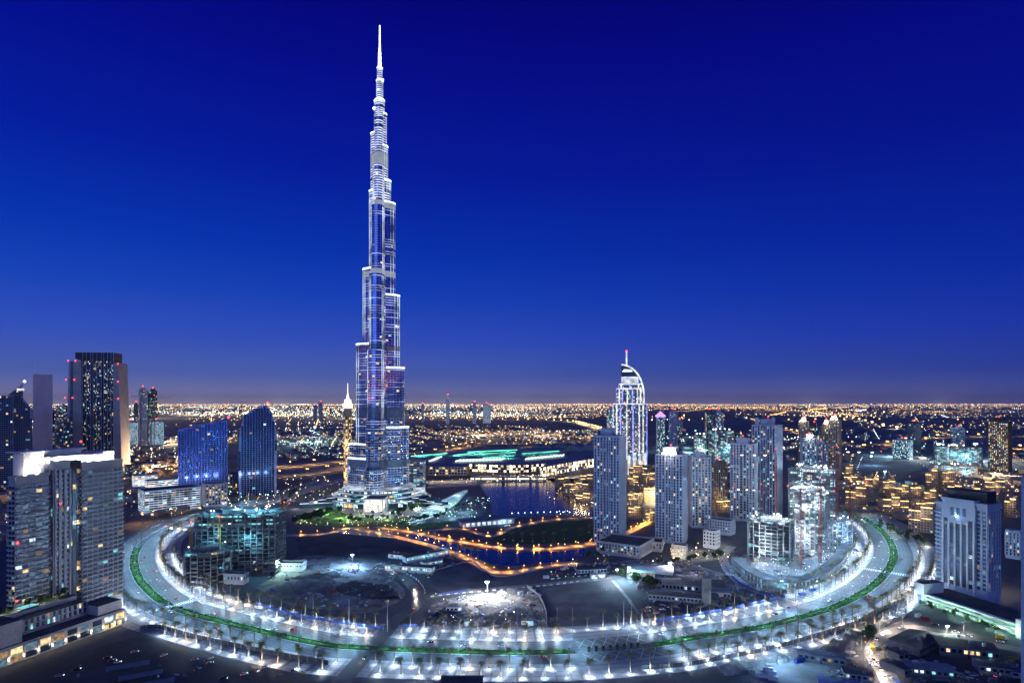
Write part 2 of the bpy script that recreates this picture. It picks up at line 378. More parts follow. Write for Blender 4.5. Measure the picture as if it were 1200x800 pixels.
for px0, wd in (((205, 710), 7), ((1039, 670), 8)):      # two pedestrian crossings
    s0 = s_of(px0); zb = MB()
    for o in range(-19, 20, 2):
        a, _ = b_at(s0-wd/2, o+.5); b, _ = b_at(s0+wd/2, o+.5); stripe(zb, a, b, 1.1, .14)
    zb.build('crossing_markings', M['paint'], kind='structure')

# side streets
SIDE = {'site_road': [(395, 805), (420, 776), (445, 748), (470, 722), (489, 707), (489, 693), (474, 679), (450, 668), (425, 660), (408, 653)],
        'loop_road': [(930, 724), (925, 710), (906, 699), (880, 689), (860, 676), (850, 662), (848, 650), (858, 640)],
        'depot_road': [(1052, 815), (1036, 785), (1024, 766), (1032, 750), (1052, 739), (1075, 735), (1112, 742), (1150, 752), (1200, 762)]}
PATH = {k: pxpath(v, 6) for k, v in SIDE.items()}
ribbon('site_road', PATH['site_road'], -6, 6, .29, M['asphalt'], .2)
ribbon('loop_road', PATH['loop_road'], -5, 5, .29, M['paving'], .2)
ribbon('depot_road', PATH['depot_road'], -6, 6, .12, M['sand'])
ribbon('haul_road', pxpath([(495, 701), (530, 694), (575, 690), (640, 684), (700, 678), (745, 669), (800, 660), (850, 652)]), -5, 5, .10, M['sand'])
ribbon('track', pxpath([(718, 680), (735, 700), (755, 728)]), -1.6, 1.6, .15, M['paving'], .1)
ribbon('quay_road', pxpath([(700, 664), (740, 660), (790, 656), (850, 648), (880, 640)]), -5, 5, .12, M['asphalt'])
ribbon('garden_road', pxpath([(340, 606), (370, 598), (400, 590), (440, 583)]), -5, 5, .12, M['asphalt'])
# orange-lit promenades round the canal
PROM = {'outer': [(335, 627), (372, 626), (392, 623), (412, 618), (430, 622), (465, 629), (500, 638), (530, 648), (556, 659), (572, 668), (592, 671), (640, 664), (676, 660)],
        'inner': [(440, 617), (480, 623), (520, 631), (560, 638), (600, 642.5), (645, 642.5), (690, 637), (722, 630), (745, 619), (760, 611)],
        'island': [(500, 622), (540, 619), (575, 628), (600, 618), (640, 609.5), (690, 606.5), (732, 607)]}
PP = {k: pxpath(v, 6) for k, v in PROM.items()}
for k, w in (('outer', 11), ('inner', 10), ('island', 8)): ribbon('promenade', PP[k], -w/2, w/2, .20, M['paving'], .2)
# highways far off
HW = [[(505, 532), (560, 521), (620, 519), (680, 517), (720, 513)], [(300, 545), (340, 547), (400, 541), (480, 537)], [(490, 491), (600, 492), (665, 494), (690, 499), (705, 503)],
      [(760, 493.5), (900, 493), (1010, 492), (1210, 493.5)], [(868, 477.5), (930, 481), (985, 488), (1030, 498), (1062, 505)], [(985, 521), (1040, 521), (1090, 513), (1210, 511)], [(140, 617), (200, 610), (260, 603)],
      [(690, 528), (640, 524), (600, 524)], [(300, 560), (360, 556), (400, 549), (410, 545)], [(880, 492), (980, 519), (1060, 524), (1210, 526)], [(-20, 588), (60, 582), (140, 566), (200, 556)]]
HP = [pxpath(h, 60) for h in HW]
for h in HP: ribbon('highway', h, -16, 16, .4, M['asphalt'])

# ---------------------------------------------------------------- date palms
def palm_crown(seed):
    r = random.Random(seed); mb = MB()
    for k in range(26):
        a = 2*math.pi*k/26+r.uniform(-.12, .12); up = r.uniform(.05, 1.15); ln = r.uniform(2.9, 3.7); p = Vector((0, 0, 0)); el = up
        prev = None
        for j in range(9):
            t = j/8; dirv = Vector((math.cos(a)*math.cos(el), math.sin(a)*math.cos(el), math.sin(el)))
            side = Vector((-math.sin(a), math.cos(a), 0)); w = .62*math.sin(math.pi*min(1, .12+t*.86))+.03
            if prev is not None:
                pp, pw = prev
                for sg in (-1, 1):
                    tip = (pp+p)/2+side*sg*(w)*1.15+Vector((0, 0, -.28*w))+dirv*.22
                    mb.face([pp, p, tip]) if sg > 0 else mb.face([p, pp, tip])
                    tip2 = p+side*sg*w*.95+Vector((0, 0, -.2*w))+dirv*.35
                    mb.face([(pp+p)/2, p+dirv*.1, tip2]) if sg > 0 else mb.face([p+dirv*.1, (pp+p)/2, tip2])
            prev = (p.copy(), w); p = p+dirv*(ln/8); el -= .16+.10*t
    mb.ball((0, 0, -.25), .48, 0, 7, .6)
    return mb.mesh('crown', M['frond'])
def palm_trunk(seed, h):
    r = random.Random(seed); mb = MB(); x = y = 0; pts = [(0, 0, 0, .30)]
    for j in range(1, 7): x += r.uniform(-.06, .06); y += r.uniform(-.06, .06); pts.append((x, y, h*j/6, .27-.03*j/6))
    for a, b in zip(pts, pts[1:]): mb.tube(a[:3], b[:3], a[3], b[3], 7, cap=False)
    return mb.mesh('trunk', M['bark'])
up = MB(); up.prism([(.17*math.cos(i*math.pi/4), .17*math.sin(i*math.pi/4)) for i in range(8)], 0, .35, 0, 1)
UPM = up.mesh('uplight', [M['pole'], M['lamp_warm']])
HT = [8.2, 9.0, 9.8, 7.4]
PALMS = []
for i in range(4):
    t = thing('date_palm', 'x', 'palm tree', (0, 0, 0), 0, 'date palms along the boulevard')
    put(palm_trunk(i, HT[i]), 'trunk', t); put(palm_crown(i), 'crown', t, (0, 0, HT[i]+.3))
    for dx, dy in ((.9, -.5), (-.8, -.7)): put(UPM, 'uplight', t, (dx, dy, 0))
    PALMS.append([t, False])
PL = bpy.data.lights.new('palm_light', 'POINT'); PL.energy = 3600; PL.color = (.62, .82, 1); PL.shadow_soft_size = .5
PLV = []
for e_, c_ in ((2900, (.62, .82, 1)), (2000, (.70, .84, 1)), (3600, (.60, .80, 1)), (2400, (1, .88, .66)), (1300, (.62, .82, 1))):
    l_ = PL.copy(); l_.energy = e_; l_.color = c_; PLV.append(l_)
def palm(x, y, z, label, lit=True, scale=1.12, group=None):
    k = rnd.randrange(4); src, used = PALMS[k]
    if used: o = copy_tree(src)
    else: o = src; PALMS[k][1] = True
    o.location = (x, y, z); o.rotation_euler = (0, 0, rnd.uniform(-1, 1)); sc = scale*rnd.uniform(.9, 1.12); o.scale = (sc, sc, sc)
    o['label'] = label
    if group: o['group'] = group
    if lit:
        l = bpy.data.objects.new('palm_light', rnd.choice(PLV)); C.objects.link(l); l.location = (x+rnd.uniform(-.6, .6), y-1.9, z+2.3)
    return o
S_A, S_B = s_of((205, 612)), s_of((1015, 609))
SIDE2 = [Vector((p[0], p[1])) for k in ('site_road', 'loop_road') for p in PATH[k]]
def clear(p, r=9): return all((p-q).length > r for q in SIDE2)
rows = [('inner kerb row', 25, S_A, S_B, 13.5), ('inner back row', 39, s_of((160, 655)), s_of((1046, 640)), 13.5),
        ('outer kerb row', -25, s_of((190, 703)), s_of((1046, 640)), 12.5), ('outer back row', -38, s_of((250, 726)), s_of((1046, 655)), 12.5)]
for nm, off, s0, s1, st in rows:
    s = s0; k = 0
    while s < s1:
        p, n = b_at(s+rnd.uniform(-1, 1), off+rnd.uniform(-.8, .8))
        if clear(p) and not (S_PLAZA0 < s < S_PLAZA1 and abs(off) < 30):
            palm(p.x, p.y, .26, 'floodlit date palm, %s from the far left end in the %s' % (nth(k), nm)); k += 1
        s += st
# young palms on the island garden and the quay
k = 0
for x, y in [(590, 632), (601, 633), (612, 634), (624, 634.5), (637, 634), (649, 633), (661, 631.5), (680, 627), (691, 624), (500, 633), (509, 636), (524, 643), (537, 648), (545, 651), (552, 654), (560, 657)]:
    w = G(x, y); palm(w.x, w.y, .2, 'dark unlit palm, %s along the orange-lit canal promenade' % nth(k), False, 1.15, 'palms along the canal'); k += 1

# ---------------------------------------------------------------- lamps
def street_lamp_mesh(h, double=True, wide=2.6):
    p = MB(); p.tube((0, 0, 0), (0, 0, h), .16, .09, 7); p.tube((0, 0, 0), (0, 0, .5), .3, .25, 7)
    a = MB(); hd = MB()
    for sg in ((-1, 1) if double else (1,)):
        a.tube((0, 0, h-.1), (0, sg*wide, h+.5), .07, .06, 5)
        hd.box(-.22, .22, sg*wide-.5, sg*wide+.5, h+.42, h+.60, 0); hd.box(-.17, .17, sg*wide-.42, sg*wide+.42, h+.36, h+.42, 1)
    return p.mesh('pole', M['pole']), a.mesh('arm', M['pole']), hd
PM, AM, HD = street_lamp_mesh(13)
HM = HD.mesh('lamp_head', [M['pole'], M['lamp_w']])
RL = bpy.data.lights.new('road_light', 'SPOT'); RL.spot_size = R(156); RL.spot_blend = .7; RL.energy = 21000; RL.color = (.36, .70, 1); RL.shadow_soft_size = .4
def new_lamp(label, group, loc, rz, meshes, cat='street lamp', name='street_lamp'):
    t = thing(name, label, cat, loc, rz, group)
    for n, me in meshes: put(me, n, t)
    return t
s = s_of((300, 588)); k = 0
while s < s_of((1000, 602)):
    if not (S_PLAZA0+4 < s < S_PLAZA1-4):
        p, n = b_at(s)
        new_lamp('tall twin-arm lamp post on the grassed median, %s from the far left' % nth(k), 'twin-arm lamps on the boulevard median', (p.x, p.y, .24), math.atan2(n.y, n.x)-math.pi/2,
                 (('pole', PM), ('arm', AM), ('lamp_head', HM))); k += 1
        for o in (9, -9):
            q, _ = b_at(s, o); l = bpy.data.objects.new('road_light', RL); C.objects.link(l); l.location = (q.x, q.y, 12.5)
    s += 40
# orange promenade lamps: a post under a glowing globe
pp = MB(); pp.tube((0, 0, 0), (0, 0, 4.0), .09, .06, 6); pp.tube((0, 0, 0), (0, 0, .4), .18, .16, 6)
gl = MB(); gl.ball((0, 0, 4.5), .48, 0, 8)
PPM, GLM = pp.mesh('pole', M['pole']), gl.mesh('globe', M['lamp_o'], True)
OL = bpy.data.lights.new('promenade_light', 'SPOT'); OL.spot_size = R(160); OL.spot_blend = .5; OL.energy = 8000; OL.color = (1, .36, .05); OL.shadow_soft_size = .3
def prom(path, spacing, what, side):
    acc = 0; k = 0
    nr = normals(path)
    for i in range(1, len(path)):
        acc += (path[i]-path[i-1]).length
        if acc >= spacing:
            acc = 0; p = path[i]+nr[i]*side
            new_lamp('orange globe lamp, %s along the %s' % (nth(k), what), 'orange globe lamps round the canal', (p.x, p.y, .2), 0, (('pole', PPM), ('globe', GLM)), 'lamp post', 'promenade_lamp'); k += 1
            l = bpy.data.objects.new('promenade_light', OL); C.objects.link(l); l.location = (p.x+.5, p.y-1.0, 3.4)
prom(PP['outer'], 17, 'promenade on the near side of the canal', 2.0)
prom(PP['inner'], 16, 'promenade between canal and island garden', -2.6)
prom(PP['inner'], 22, 'garden edge of the island promenade', 2.6)
prom(PP['island'], 24, 'island path beside the lake', 0)
# white quay lamps on the lake edge
glw = MB(); glw.ball((0, 0, 4.5), .7, 0, 8); GLW = glw.mesh('globe', M['lamp_t'], True)
for k in range(15):
    w = G(600+k*7.5, 604.5-2.4*math.sin(k/14*math.pi)*.6+(.8 if k > 10 else 0))
    new_lamp('white globe lamp, %s in the row on the lake quay wall' % nth(k), 'white globe lamps on the lake quay', (w.x, w.y, .1), 0, (('pole', PPM), ('globe', GLW)), 'lamp post', 'quay_lamp')
# orange highway lamps
hp = MB(); hp.tube((0, 0, 0), (0, 0, 14), .35, .2, 6); HPM = hp.mesh('pole', M['pole'])
ha = MB(); ha.tube((0, -3.5, 14.4), (0, 3.5, 14.4), .18, .18, 5); HAM = ha.mesh('arm', M['pole'])
hg = {}
def highway_lamps(path, spacing, what, col, power, every, rad=1.3):
    if (col, rad) not in hg:
        q = MB(); q.ball((0, -3.2, 14.2), rad, 0, 6, rad*.8); q.ball((0, 3.2, 14.2), rad, 0, 6, rad*.8); hg[col, rad] = q.mesh('lamp_head', M[col])
    spacing = max(spacing, sum((path[i]-path[i-1]).length for i in range(1, len(path)))/42)
    acc = spacing; k = 0; nr = normals(path)
    for i in range(1, len(path)):
        acc += (path[i]-path[i-1]).length
        if acc >= spacing:
            acc = 0; p = path[i]
            new_lamp('sodium lamp, %s along the %s' % (nth(k), what), 'lamps along the far highways', (p.x, p.y, .4), math.atan2(nr[i].y, nr[i].x)-math.pi/2, (('pole', HPM), ('arm', HAM), ('lamp_head', hg[col, rad])), 'street lamp')
            if k % every == 0: plight((p.x, p.y, 24), power*1.2, ORANGE if col != 'lamp_y' else (1, .72, .3), 1.5, None, 'highway_light', 'SPOT', (p.x, p.y, 0), 156, .7)
            k += 1
HNAME = ['elevated road behind the shopping mall', 'interchange behind the spire tower', 'desert causeway', 'straight desert highway', 'bright diagonal highway', 'highway beyond the floodlit site', 'street beside the residential podium', 'road over the mall', 'slip road by the twin office towers', 'long slanting desert road', 'expressway behind the foreground tower']
for i, (sp, col, pw, ev, rad) in enumerate([(60, 'lamp_o', 150000, 1, 1.6), (60, 'lamp_o', 200000, 1, 1.6), (120, 'lamp_y', 900000, 1, 3.6), (330, 'lamp_o', 900000, 2, 5), (200, 'lamp_y', 1500000, 1, 6), (130, 'lamp_o', 500000, 1, 2.8), (38, 'lamp_o', 40000, 1, .9),
                                    (70, 'lamp_o', 120000, 1, 1.6), (45, 'lamp_o', 70000, 1, 1.4), (170, 'lamp_o', 500000, 2, 2.8), (55, 'lamp_o', 45000, 1, 1.2)]):
    highway_lamps(HP[i], sp, HNAME[i], col, pw, ev, rad)
# ---------------------------------------------------------------- building kit
STY = {'res': dict(bay=3.6, fl=3.55, pier=1.75, pd=.7, span=.8, sd=.15), 'glass': dict(bay=3.2, fl=4.0, pier=.28, pd=.28, span=.6, sd=.18),
       'balc': dict(bay=4.2, fl=3.6, pier=.5, pd=.25, span=1.15, sd=1.5), 'fins': dict(bay=4.6, fl=4.0, pier=.55, pd=.6, span=.25, sd=.1), 'strip': dict(bay=4.4, fl=3.7, pier=2.0, pd=.9, span=1.1, sd=.12),
       'bands': dict(bay=6, fl=3.4, pier=.4, pd=.2, span=1.3, sd=.8), 'blank': dict(bay=3.4, fl=4.2, pier=2.7, pd=.12, span=3.1, sd=.08), 'low': dict(bay=3.4, fl=3.6, pier=1.7, pd=.22, span=1.9, sd=.12)}
def pick(r, lit):                          # lit = chances of warm, dim warm, cool, dim cool, teal
    u = r.random()
    for i, p in enumerate(lit):
        if u < p: return i+1
        u -= p
    return 0
def facade(mw, mn, p0, p1, z0, z1, st, lit, r, mi=0, single=None, led=None, clump=True):
    p0 = Vector((p0[0], p0[1], 0)); p1 = Vector((p1[0], p1[1], 0)); ln = (p1-p0).length
    if ln < 1.5: return
    t = (p1-p0)/ln; n = Vector((t.y, -t.x, 0)); nb = max(1, round(ln/st['bay'])); nf = max(1, round((z1-z0)/st['fl']))
    bw = ln/nb; fh = (z1-z0)/nf; ang = math.atan2(t.y, t.x)
    T = Matrix.Translation(p0) @ Matrix.Rotation(ang, 4, 'Z')           # local x along the wall, -y outward
    hp = min(st['pier'], bw*.6)/2
    for k in range(nb+1):
        mw.box(max(0, k*bw-hp), min(ln, k*bw+hp), -st['pd'], .05, z0, z1-.03, mi, T)
    for f in range(nf+1):
        za = z0+f*fh-st['span']*.4; zb = za+st['span']
        mw.box(.02, ln-.02, -st['sd'], .04, max(z0+.01, za), min(z1-.01, zb), mi if led is None else led, T)
    for f in range(nf):
        row = r.random()
        for k in range(nb):
            x0, x1 = k*bw+hp, (k+1)*bw-hp; za = z0+f*fh+st['span']*.6; zb = z0+(f+1)*fh-st['span']*.4
            q = [T @ Vector((x, -.06, z)) for x, z in ((x0, za), (x1, za), (x1, zb), (x0, zb))]
            if single is not None and single(k, f, q): continue
            mn.face(q, pick(r, lit))
def rect(w, d): return [(-w/2, -d/2), (w/2, -d/2), (w/2, d/2), (-w/2, d/2)]
def notch(w, d, a=.3, k=3.0):              # a recess down the middle of the front and of the back
    b = w*a/2
    return [(-w/2, -d/2), (-b, -d/2), (-b, -d/2+k), (b, -d/2+k), (b, -d/2), (w/2, -d/2), (w/2, d/2), (b, d/2), (b, d/2-k), (-b, d/2-k), (-b, d/2), (-w/2, d/2)]
def octo(w, d, c=.25):
    a, b = w/2, d/2; cx, cy_ = w*c, d*c
    return [(-a+cx, -b), (a-cx, -b), (a, -b+cy_), (a, b-cy_), (a-cx, b), (-a+cx, b), (-a, b-cy_), (-a, -b+cy_)]
def inset(poly, k): return [(x*k, y*k) for x, y in poly]
def place(xl, xr, Y, aspect, th):          # apparent pixel span -> centre, turn, width, depth
    X0 = xat((xl+xr)/2, Y); W = (xr-xl)*Y/F*Y/math.hypot(X0, Y); a = R(abs(th)); w = W/(math.cos(a)+aspect*math.sin(a)); d = w*aspect
    X = xat((xl+xr)/2, Y); R_ = math.hypot(X, Y); dep = (d*math.cos(a)+w*math.sin(a))/2
    c = Vector((X/R_, Y/R_))*dep; ph = math.atan2(X, Y)
    return X+c.x, Y+c.y, -ph+R(th), w, d
FEW = (.03, .04, .012, .07, .02); SOME = (.05, .08, .03, .10, .03); MANY = (.22, .18, .10, .08, .03); DARKW = (.01, .02, .01, .02, 0); TEALW = (.02, .04, .14, .14, .22)
def tower(label, xl, xr, Y, ytop, aspect=.8, th=0, style='res', wall='lilac', lit=FEW, foot='rect', cat='tower', name='residential_tower', group=None, crown=1, mast=0, beacon=True,
          z0=0, roof_light=None, led=None, seed=None, win=None, rooflamps=0):
    r = random.Random(hash((xl, xr, Y)) if seed is None else seed)
    cx, cy_, rz, w, d = place(xl, xr, Y, aspect, th); h = zat(ytop, Y)
    t = thing(name, label, cat, (cx, cy_, 0), rz, group); st = STY[style]
    poly = {'rect': rect, 'notch': notch, 'octo': octo}[foot](w, d)
    core = MB(); core.prism(poly, 0, h, 0, 1); core.build('wall', [M[wall], M['roof']], t)
    mw = MB(); mn = MB()
    for i in range(len(poly)): facade(mw, mn, poly[i], poly[(i+1) % len(poly)], z0+3.5, h-.5, st, lit, r, 0, led=1 if led else None)
    mw.build('facade_frame', [M[wall]]+([M[led]] if led else []), t)
    mn.build('window', win or WIN, t, kind='stuff')
    pa = MB(); k = len(poly)
    for i in range(k):
        a, b = Vector(poly[i]), Vector(poly[(i+1) % k]); v = (b-a); ang = math.atan2(v.y, v.x)
        pa.box(-.3, v.length+.3, -.35, .35, h+.02, h+1.6, 0, Matrix.Translation((a.x, a.y, 0)) @ Matrix.Rotation(ang, 4, 'Z'))
    pa.build('parapet', M[wall], t)
    if crown:
        hh = min(9, h*.07)+1; pb = MB(); pw, pd_ = w*.5, d*.5; ox = w*r.uniform(-.1, .1)
        pb.box(ox-pw/2, ox+pw/2, -pd_/2, pd_/2, h, h+hh); pb.box(ox-pw/2-.4, ox+pw/2+.4, -pd_/2-.4, pd_/2+.4, h+hh, h+hh+.6)
        pb.build('penthouse', M[wall], t)
        for _ in range(5 if Y < 1100 else 0):
            x, y = r.uniform(-w*.42, w*.42), r.choice((-1, 1))*d*r.uniform(.3, .42); s = r.uniform(.8, 2); q = MB(); q.box(x-s, x+s, y-s*.7, y+s*.7, h, h+r.uniform(1.4, 3)); q.build('cooling_unit', M['pole'], t)
        if beacon:
            q = MB(); q.tube((ox, 0, h+hh+.6), (ox, 0, h+hh+3), .12, .1, 5, 0); q.ball((ox, 0, h+hh+3.4), max(.7, Y/900), 1); q.build('beacon', [M['pole'], M['lamp_r']], t)
    if mast:
        q = MB(); q.tube((-w*.3, 0, h), (-w*.3, 0, h+mast), .7, .25, 6); q.build('mast', M['steel'], t)
    if rooflamps:
        for i in range(rooflamps):
            x = -w/2+w*(i+.5)/rooflamps; q = MB(); q.ball((x, -d/2+.6, h+2.6), max(.8, Y/700), 0); q.tube((x, -d/2+.6, h), (x, -d/2+.6, h+2.4), .1, .1, 5, 1); q.build('roof_lamp', [M['lamp_warm'], M['pole']], t)
        plight((0, -d/2-3, h+6), Y*22, WARMW, 1.0, t); plight((0, 0, h+14), Y*15, WARMW, 1.0, t)
    t['h'] = h
    return t

# ---------------------------------------------------------------- the supertall spire tower
BX, BY = xat(445, 1060), 1060.0
def bz(y): return zat(y, BY)
spire = thing('spire_tower', 'supertall silver tower stepping up in lit setbacks to a needle spire', 'skyscraper', (BX, BY, 0))
ANG = {'R': R(30), 'L': R(150), 'F': R(270)}
def capsule(a, r, w, grow=0, n=7):
    r += grow; w += grow; pts = [(-w*.5, -w), (max(0, r-w), -w)]
    for i in range(1, n): t = -math.pi/2+math.pi*i/n; pts.append((max(0, r-w)+w*math.cos(t), w*math.sin(t)))
    pts += [(max(0, r-w), w), (-w*.5, w)]
    c, s = math.cos(a), math.sin(a); return [(x*c-y*s, x*s+y*c) for x, y in pts]
def circ(r, n=14): return [(r*math.cos(2*math.pi*i/n), r*math.sin(2*math.pi*i/n)) for i in range(n)]
M['highlight_line'] = emat('painted_highlight', (.66, .82, 1), .7, .9, .03)  # emission that paints highlight streaks on the wing shoulders
M['plant'] = mat('plant_floor_louvres', (.20, .25, .36), .4, .7, .1, .2)
MECH = [(bz(547), bz(538)), (bz(490), bz(477)), (bz(411), bz(405)), (bz(325), bz(318)), (bz(245), bz(238)), (bz(197), bz(181))]
M['tower_glass'] = glassmat('tower_mirror_glass', (.17, .27, .70), .16, .95)
def tier(polyf, z0, z1, dens, seed, cap=3.0, mech=True, step=4.3):
    r = random.Random(seed); base = polyf(0)
    p = MB(); p.prism(base, max(0, z0-30), z1, 0, 1)
    o = p.build('tower_tier', [M['tower_glass'], M['roof']], spire)
    f = MB(); z = z0+step*.5; nrow = int((z1-z0)/step)
    fb = polyf(.5)
    for k in range(nrow):
        za = z0+k*step+step-1.1
        if any(a-1 < za < b for a, b in MECH) or za > z1-1.5: continue
        f.prism(fb, za, za+(1.0 if za < 530 else 1.5), 0 if r.random() < (.6 if za < 530 else .12) else (1 if za < 530 else 2))
    if nrow: f.build('floor_fins', [M['steel'], M['led_sheen'], M['led']], o)  # glowing fins: reflected and flood light on steel put into emission
    v = MB(); mo = polyf(.34); wn = MB()
    for i in range(len(base)):
        a, b = Vector(mo[i]), Vector(mo[(i+1) % len(mo)]); e = b-a; nn = max(1, int(e.length/(5.2 if z1 < 600 else 3.4))); ang = math.atan2(e.y, e.x)
        for j in range(nn):
            q = a+e*(j/nn); v.box(-.16, .16, -.3, .3, z0, z1-.4, 0, Matrix.Translation((q.x, q.y, 0)) @ Matrix.Rotation(ang, 4, 'Z'))
            if dens > 0:
                a0, b0 = Vector(base[i]), Vector(base[(i+1) % len(base)]); e0 = b0-a0; nrm = Vector((e0.y, -e0.x)).normalized()*.1
                for k in range(nrow):
                    if r.random() < dens:
                        za = z0+k*step+.1; s0 = a0+e0*((j+.1)/nn)+nrm; s1 = a0+e0*((j+.9)/nn)+nrm
                        wn.face([(s0.x, s0.y, za), (s1.x, s1.y, za), (s1.x, s1.y, za+step-1.4), (s0.x, s0.y, za+step-1.4)], r.choice((1, 1, 2, 2, 2, 3, 4, 4, 5)))
    v.build('mullions', M['steel'], o)
    if 250 < z1 < 640:
        for i in (1, 2, 3, len(base)-3, len(base)-2):
            if seed % 2 and i == 3: continue
            q0 = mo[i]; e = MB(); e.box(q0[0]-.5, q0[0]+.5, q0[1]-.5, q0[1]+.5, max(z0, 60), z1-3.2); e.build('highlight_strip', M['highlight_line'], o)  # painted highlights: glowing strips put where the shoulders catch the light
    if wn.f: wn.build('lit_window', WIN, o, kind='stuff')
    mb = MB()
    for a, b in MECH:
        if mech and z0-2 < b and a < z1-2: mb.prism(polyf(.75), max(a, z0), min(b, z1-2.5), 0 if a < 380 else 1)
    if mb.f: mb.build('plant_floor', [M['plant'], M['led_grey']], o)
    if cap:
        c = MB(); c.prism(polyf(.9), z1-.9, z1+.5, 0, 1); c.prism(polyf(.6), z1-cap, z1-1.1, 1); c.build('crown_light', [M['led_bright'], M['led']], o)
    return o
TIERS = {'L': [(64, bz(537), 15.5), (61, bz(520), 14.7), (46, bz(402), 13.7), (32.5, bz(314), 12.5), (19.5, bz(223), 10.2), (16.5, bz(156), 9.0), (10, bz(118), 6.0)],
         'R': [(48, bz(500), 15), (41, bz(430), 14), (33, bz(345), 12.8), (25.5, bz(237), 11.2), (18.5, bz(211), 9.8), (13.5, bz(171), 8.6), (11.4, bz(133), 6.6)],
         'F': [(62, bz(545), 15.2), (54, bz(490), 14.2), (46, bz(411), 13.2), (38, bz(325), 12.0), (28, bz(245), 10.8), (20, bz(197), 9.4), (13, bz(140), 7.2)]}
sd = 0
for wing, ts in TIERS.items():
    zp = 0
    for ext, zt, w in ts:
        r_ = (ext-w)/.866+w if wing != 'F' else ext
        sd += 1; dens = .16 if zt < 230 else .05 if zt < 430 else .015
        tier(lambda gr, a=ANG[wing], r=r_, w=w: capsule(a, r, w, gr), max(0, zp-2), zt, dens, sd, 3.0 if wing != 'F' else 0); zp = zt
for r_, za, zb in ((8.2, bz(140), bz(118)), (5.6, bz(120), bz(95)), (4.3, bz(97), bz(80))): tier(lambda gr, r=r_: circ(r+gr), za, zb, .03, sd+int(zb), 4 if zb < 770 else 2, False, 3.6)
sp = MB(); sp.tube((0, 0, bz(82)), (0, 0, bz(62)), 3.1, 2.5, 10); sp.tube((0, 0, bz(62)), (0, 0, bz(57)), 2.0, 1.7, 10); sp.tube((0, 0, bz(57)), (0, 0, bz(30)), 1.55, .9, 10); sp.build('spire', M['led_bright'], spire)
for y in (78, 72, 66, 61, 50, 40): q = MB(); q.prism(circ(3.0 if y > 62 else 1.7, 10), bz(y)-.5, bz(y)+.5); q.build('spire_collar', M['steel'], spire)
for x, y, a in ((-1, 107, 3), (5.5, 95, 2.6), (-9, 128, 3)): q = MB(); q.ball((x, -3, bz(y)), a); q.build('setback_light', M['led_bright'], spire)
# podium: stacked curved terraces, two spreading wings and a bright entrance pavilion
def arc_poly(r, n=20, sx=1.0): return [(r*sx*math.cos(2*math.pi*i/n), r*math.sin(2*math.pi*i/n)) for i in range(n)]
for r_, sx_, z0_, z1_ in ((78, 1.15, 0, 9), (74, 1.1, 9.3, 15), (70, 1.02, 15.3, 21), (63, 1.0, 21.3, 27)):
    q = MB(); q.prism(arc_poly(r_, 30, sx_), z0_, z1_, 0, 1)
    o = q.build('podium_terrace', [M['glass_teal'], M['roof_pale']], spire)
    e = MB(); e.prism(arc_poly(r_+.8, 30, sx_), z1_-.5, z1_+.25, 0); e.build('edge_light', M['led_sheen'], o)
    wn = MB(); pts = arc_poly(r_+.15, 60, sx_); rr = random.Random(int(r_))
    for i in range(60):
        if rr.random() < .55:
            a, b = Vector(pts[i]), Vector(pts[(i+1) % 60]); e2 = b-a
            p, s2 = a+e2*.08, a+e2*.92; wn.face([(p.x, p.y, z0_+1.2), (s2.x, s2.y, z0_+1.2), (s2.x, s2.y, z1_-1.4), (p.x, p.y, z1_-1.4)], rr.choice((1, 3, 3, 3, 4, 5)))
    wn.build('window', WIN, o, kind='stuff')
ep = MB(); ep.prism([(-1, -112), (31, -112), (30, -70), (0, -70)], 0, 22, 0, 1)
eo = ep.build('entrance_pavilion', [M['white'], M['roof_pale']], spire)
q = MB()
for i in range(9):
    for j in range(5): q.face([(x, -112.2, z) for x, z in ((1+i*3.1, 2+j*3.8), (3.7+i*3.1, 2+j*3.8), (3.7+i*3.1, 5.2+j*3.8), (1+i*3.1, 5.2+j*3.8))], 0)
q.build('glazing', emat('pavilion_glass_lit', (1, .93, .78), 1.5, .5, .2), eo)
for i in range(5): q = MB(); q.tube((0+i*7.5, -116, 0), (0+i*7.5, -116, 19), .6, .5, 8); q.build('column', M['white'], eo)
for a, ww in ((R(205), 1), (R(335), 1)):
    for k in range(4):
        T = Matrix.Rotation(a, 4, 'Z') @ Matrix.Translation((86+k*14, 0, 0)); q = MB(); q.box(-7.2, 7.2, -16+k*2, 16-k*2, 0, 15-k*2.5, 0, T, 1); o = q.build('podium_wing', [M['glass_teal'], M['roof_pale']], spire)
        e = MB(); e.box(-7.1, 7.1, -16.6+k*2, 16.6-k*2, 14-k*2.5, 14.7-k*2.5, 0, T); e.box(-7.1, 7.1, -16.5+k*2, 16.5-k*2, 6, 6.6, 0, T); e.build('edge_light', M['led'], o)
for x, y, z, aim, pw, col, ang in ((-70, -120, 3, (-20, 0, 300), 3e5, (.75, .82, 1), 40), (70, -120, 3, (20, 0, 300), 3e5, (.75, .82, 1), 40), (-100, -90, 30, (-10, 0, 560), 7e5, (.7, .8, 1), 26), (100, -90, 30, (10, 0, 560), 7e5, (.7, .8, 1), 26),
                               (-14, -72, 150, (-10, -5, 260), 1.3e6, (1, .28, .26), 44), (24, -62, 150, (18, -5, 250), 1.3e6, (1, .28, .22), 40)):
    plight((x, y, z), pw, col, 2, spire, 'flood_light', 'SPOT', (x, y, z) if False else aim, ang)
for x, y, z in ((-40, -95, 12), (40, -95, 12), (0, -122, 10), (-85, -80, 12), (85, -80, 12), (-120, -60, 10), (118, -60, 10)): plight((x, y-16, z), 6500, (.95, .97, 1), 1, spire)
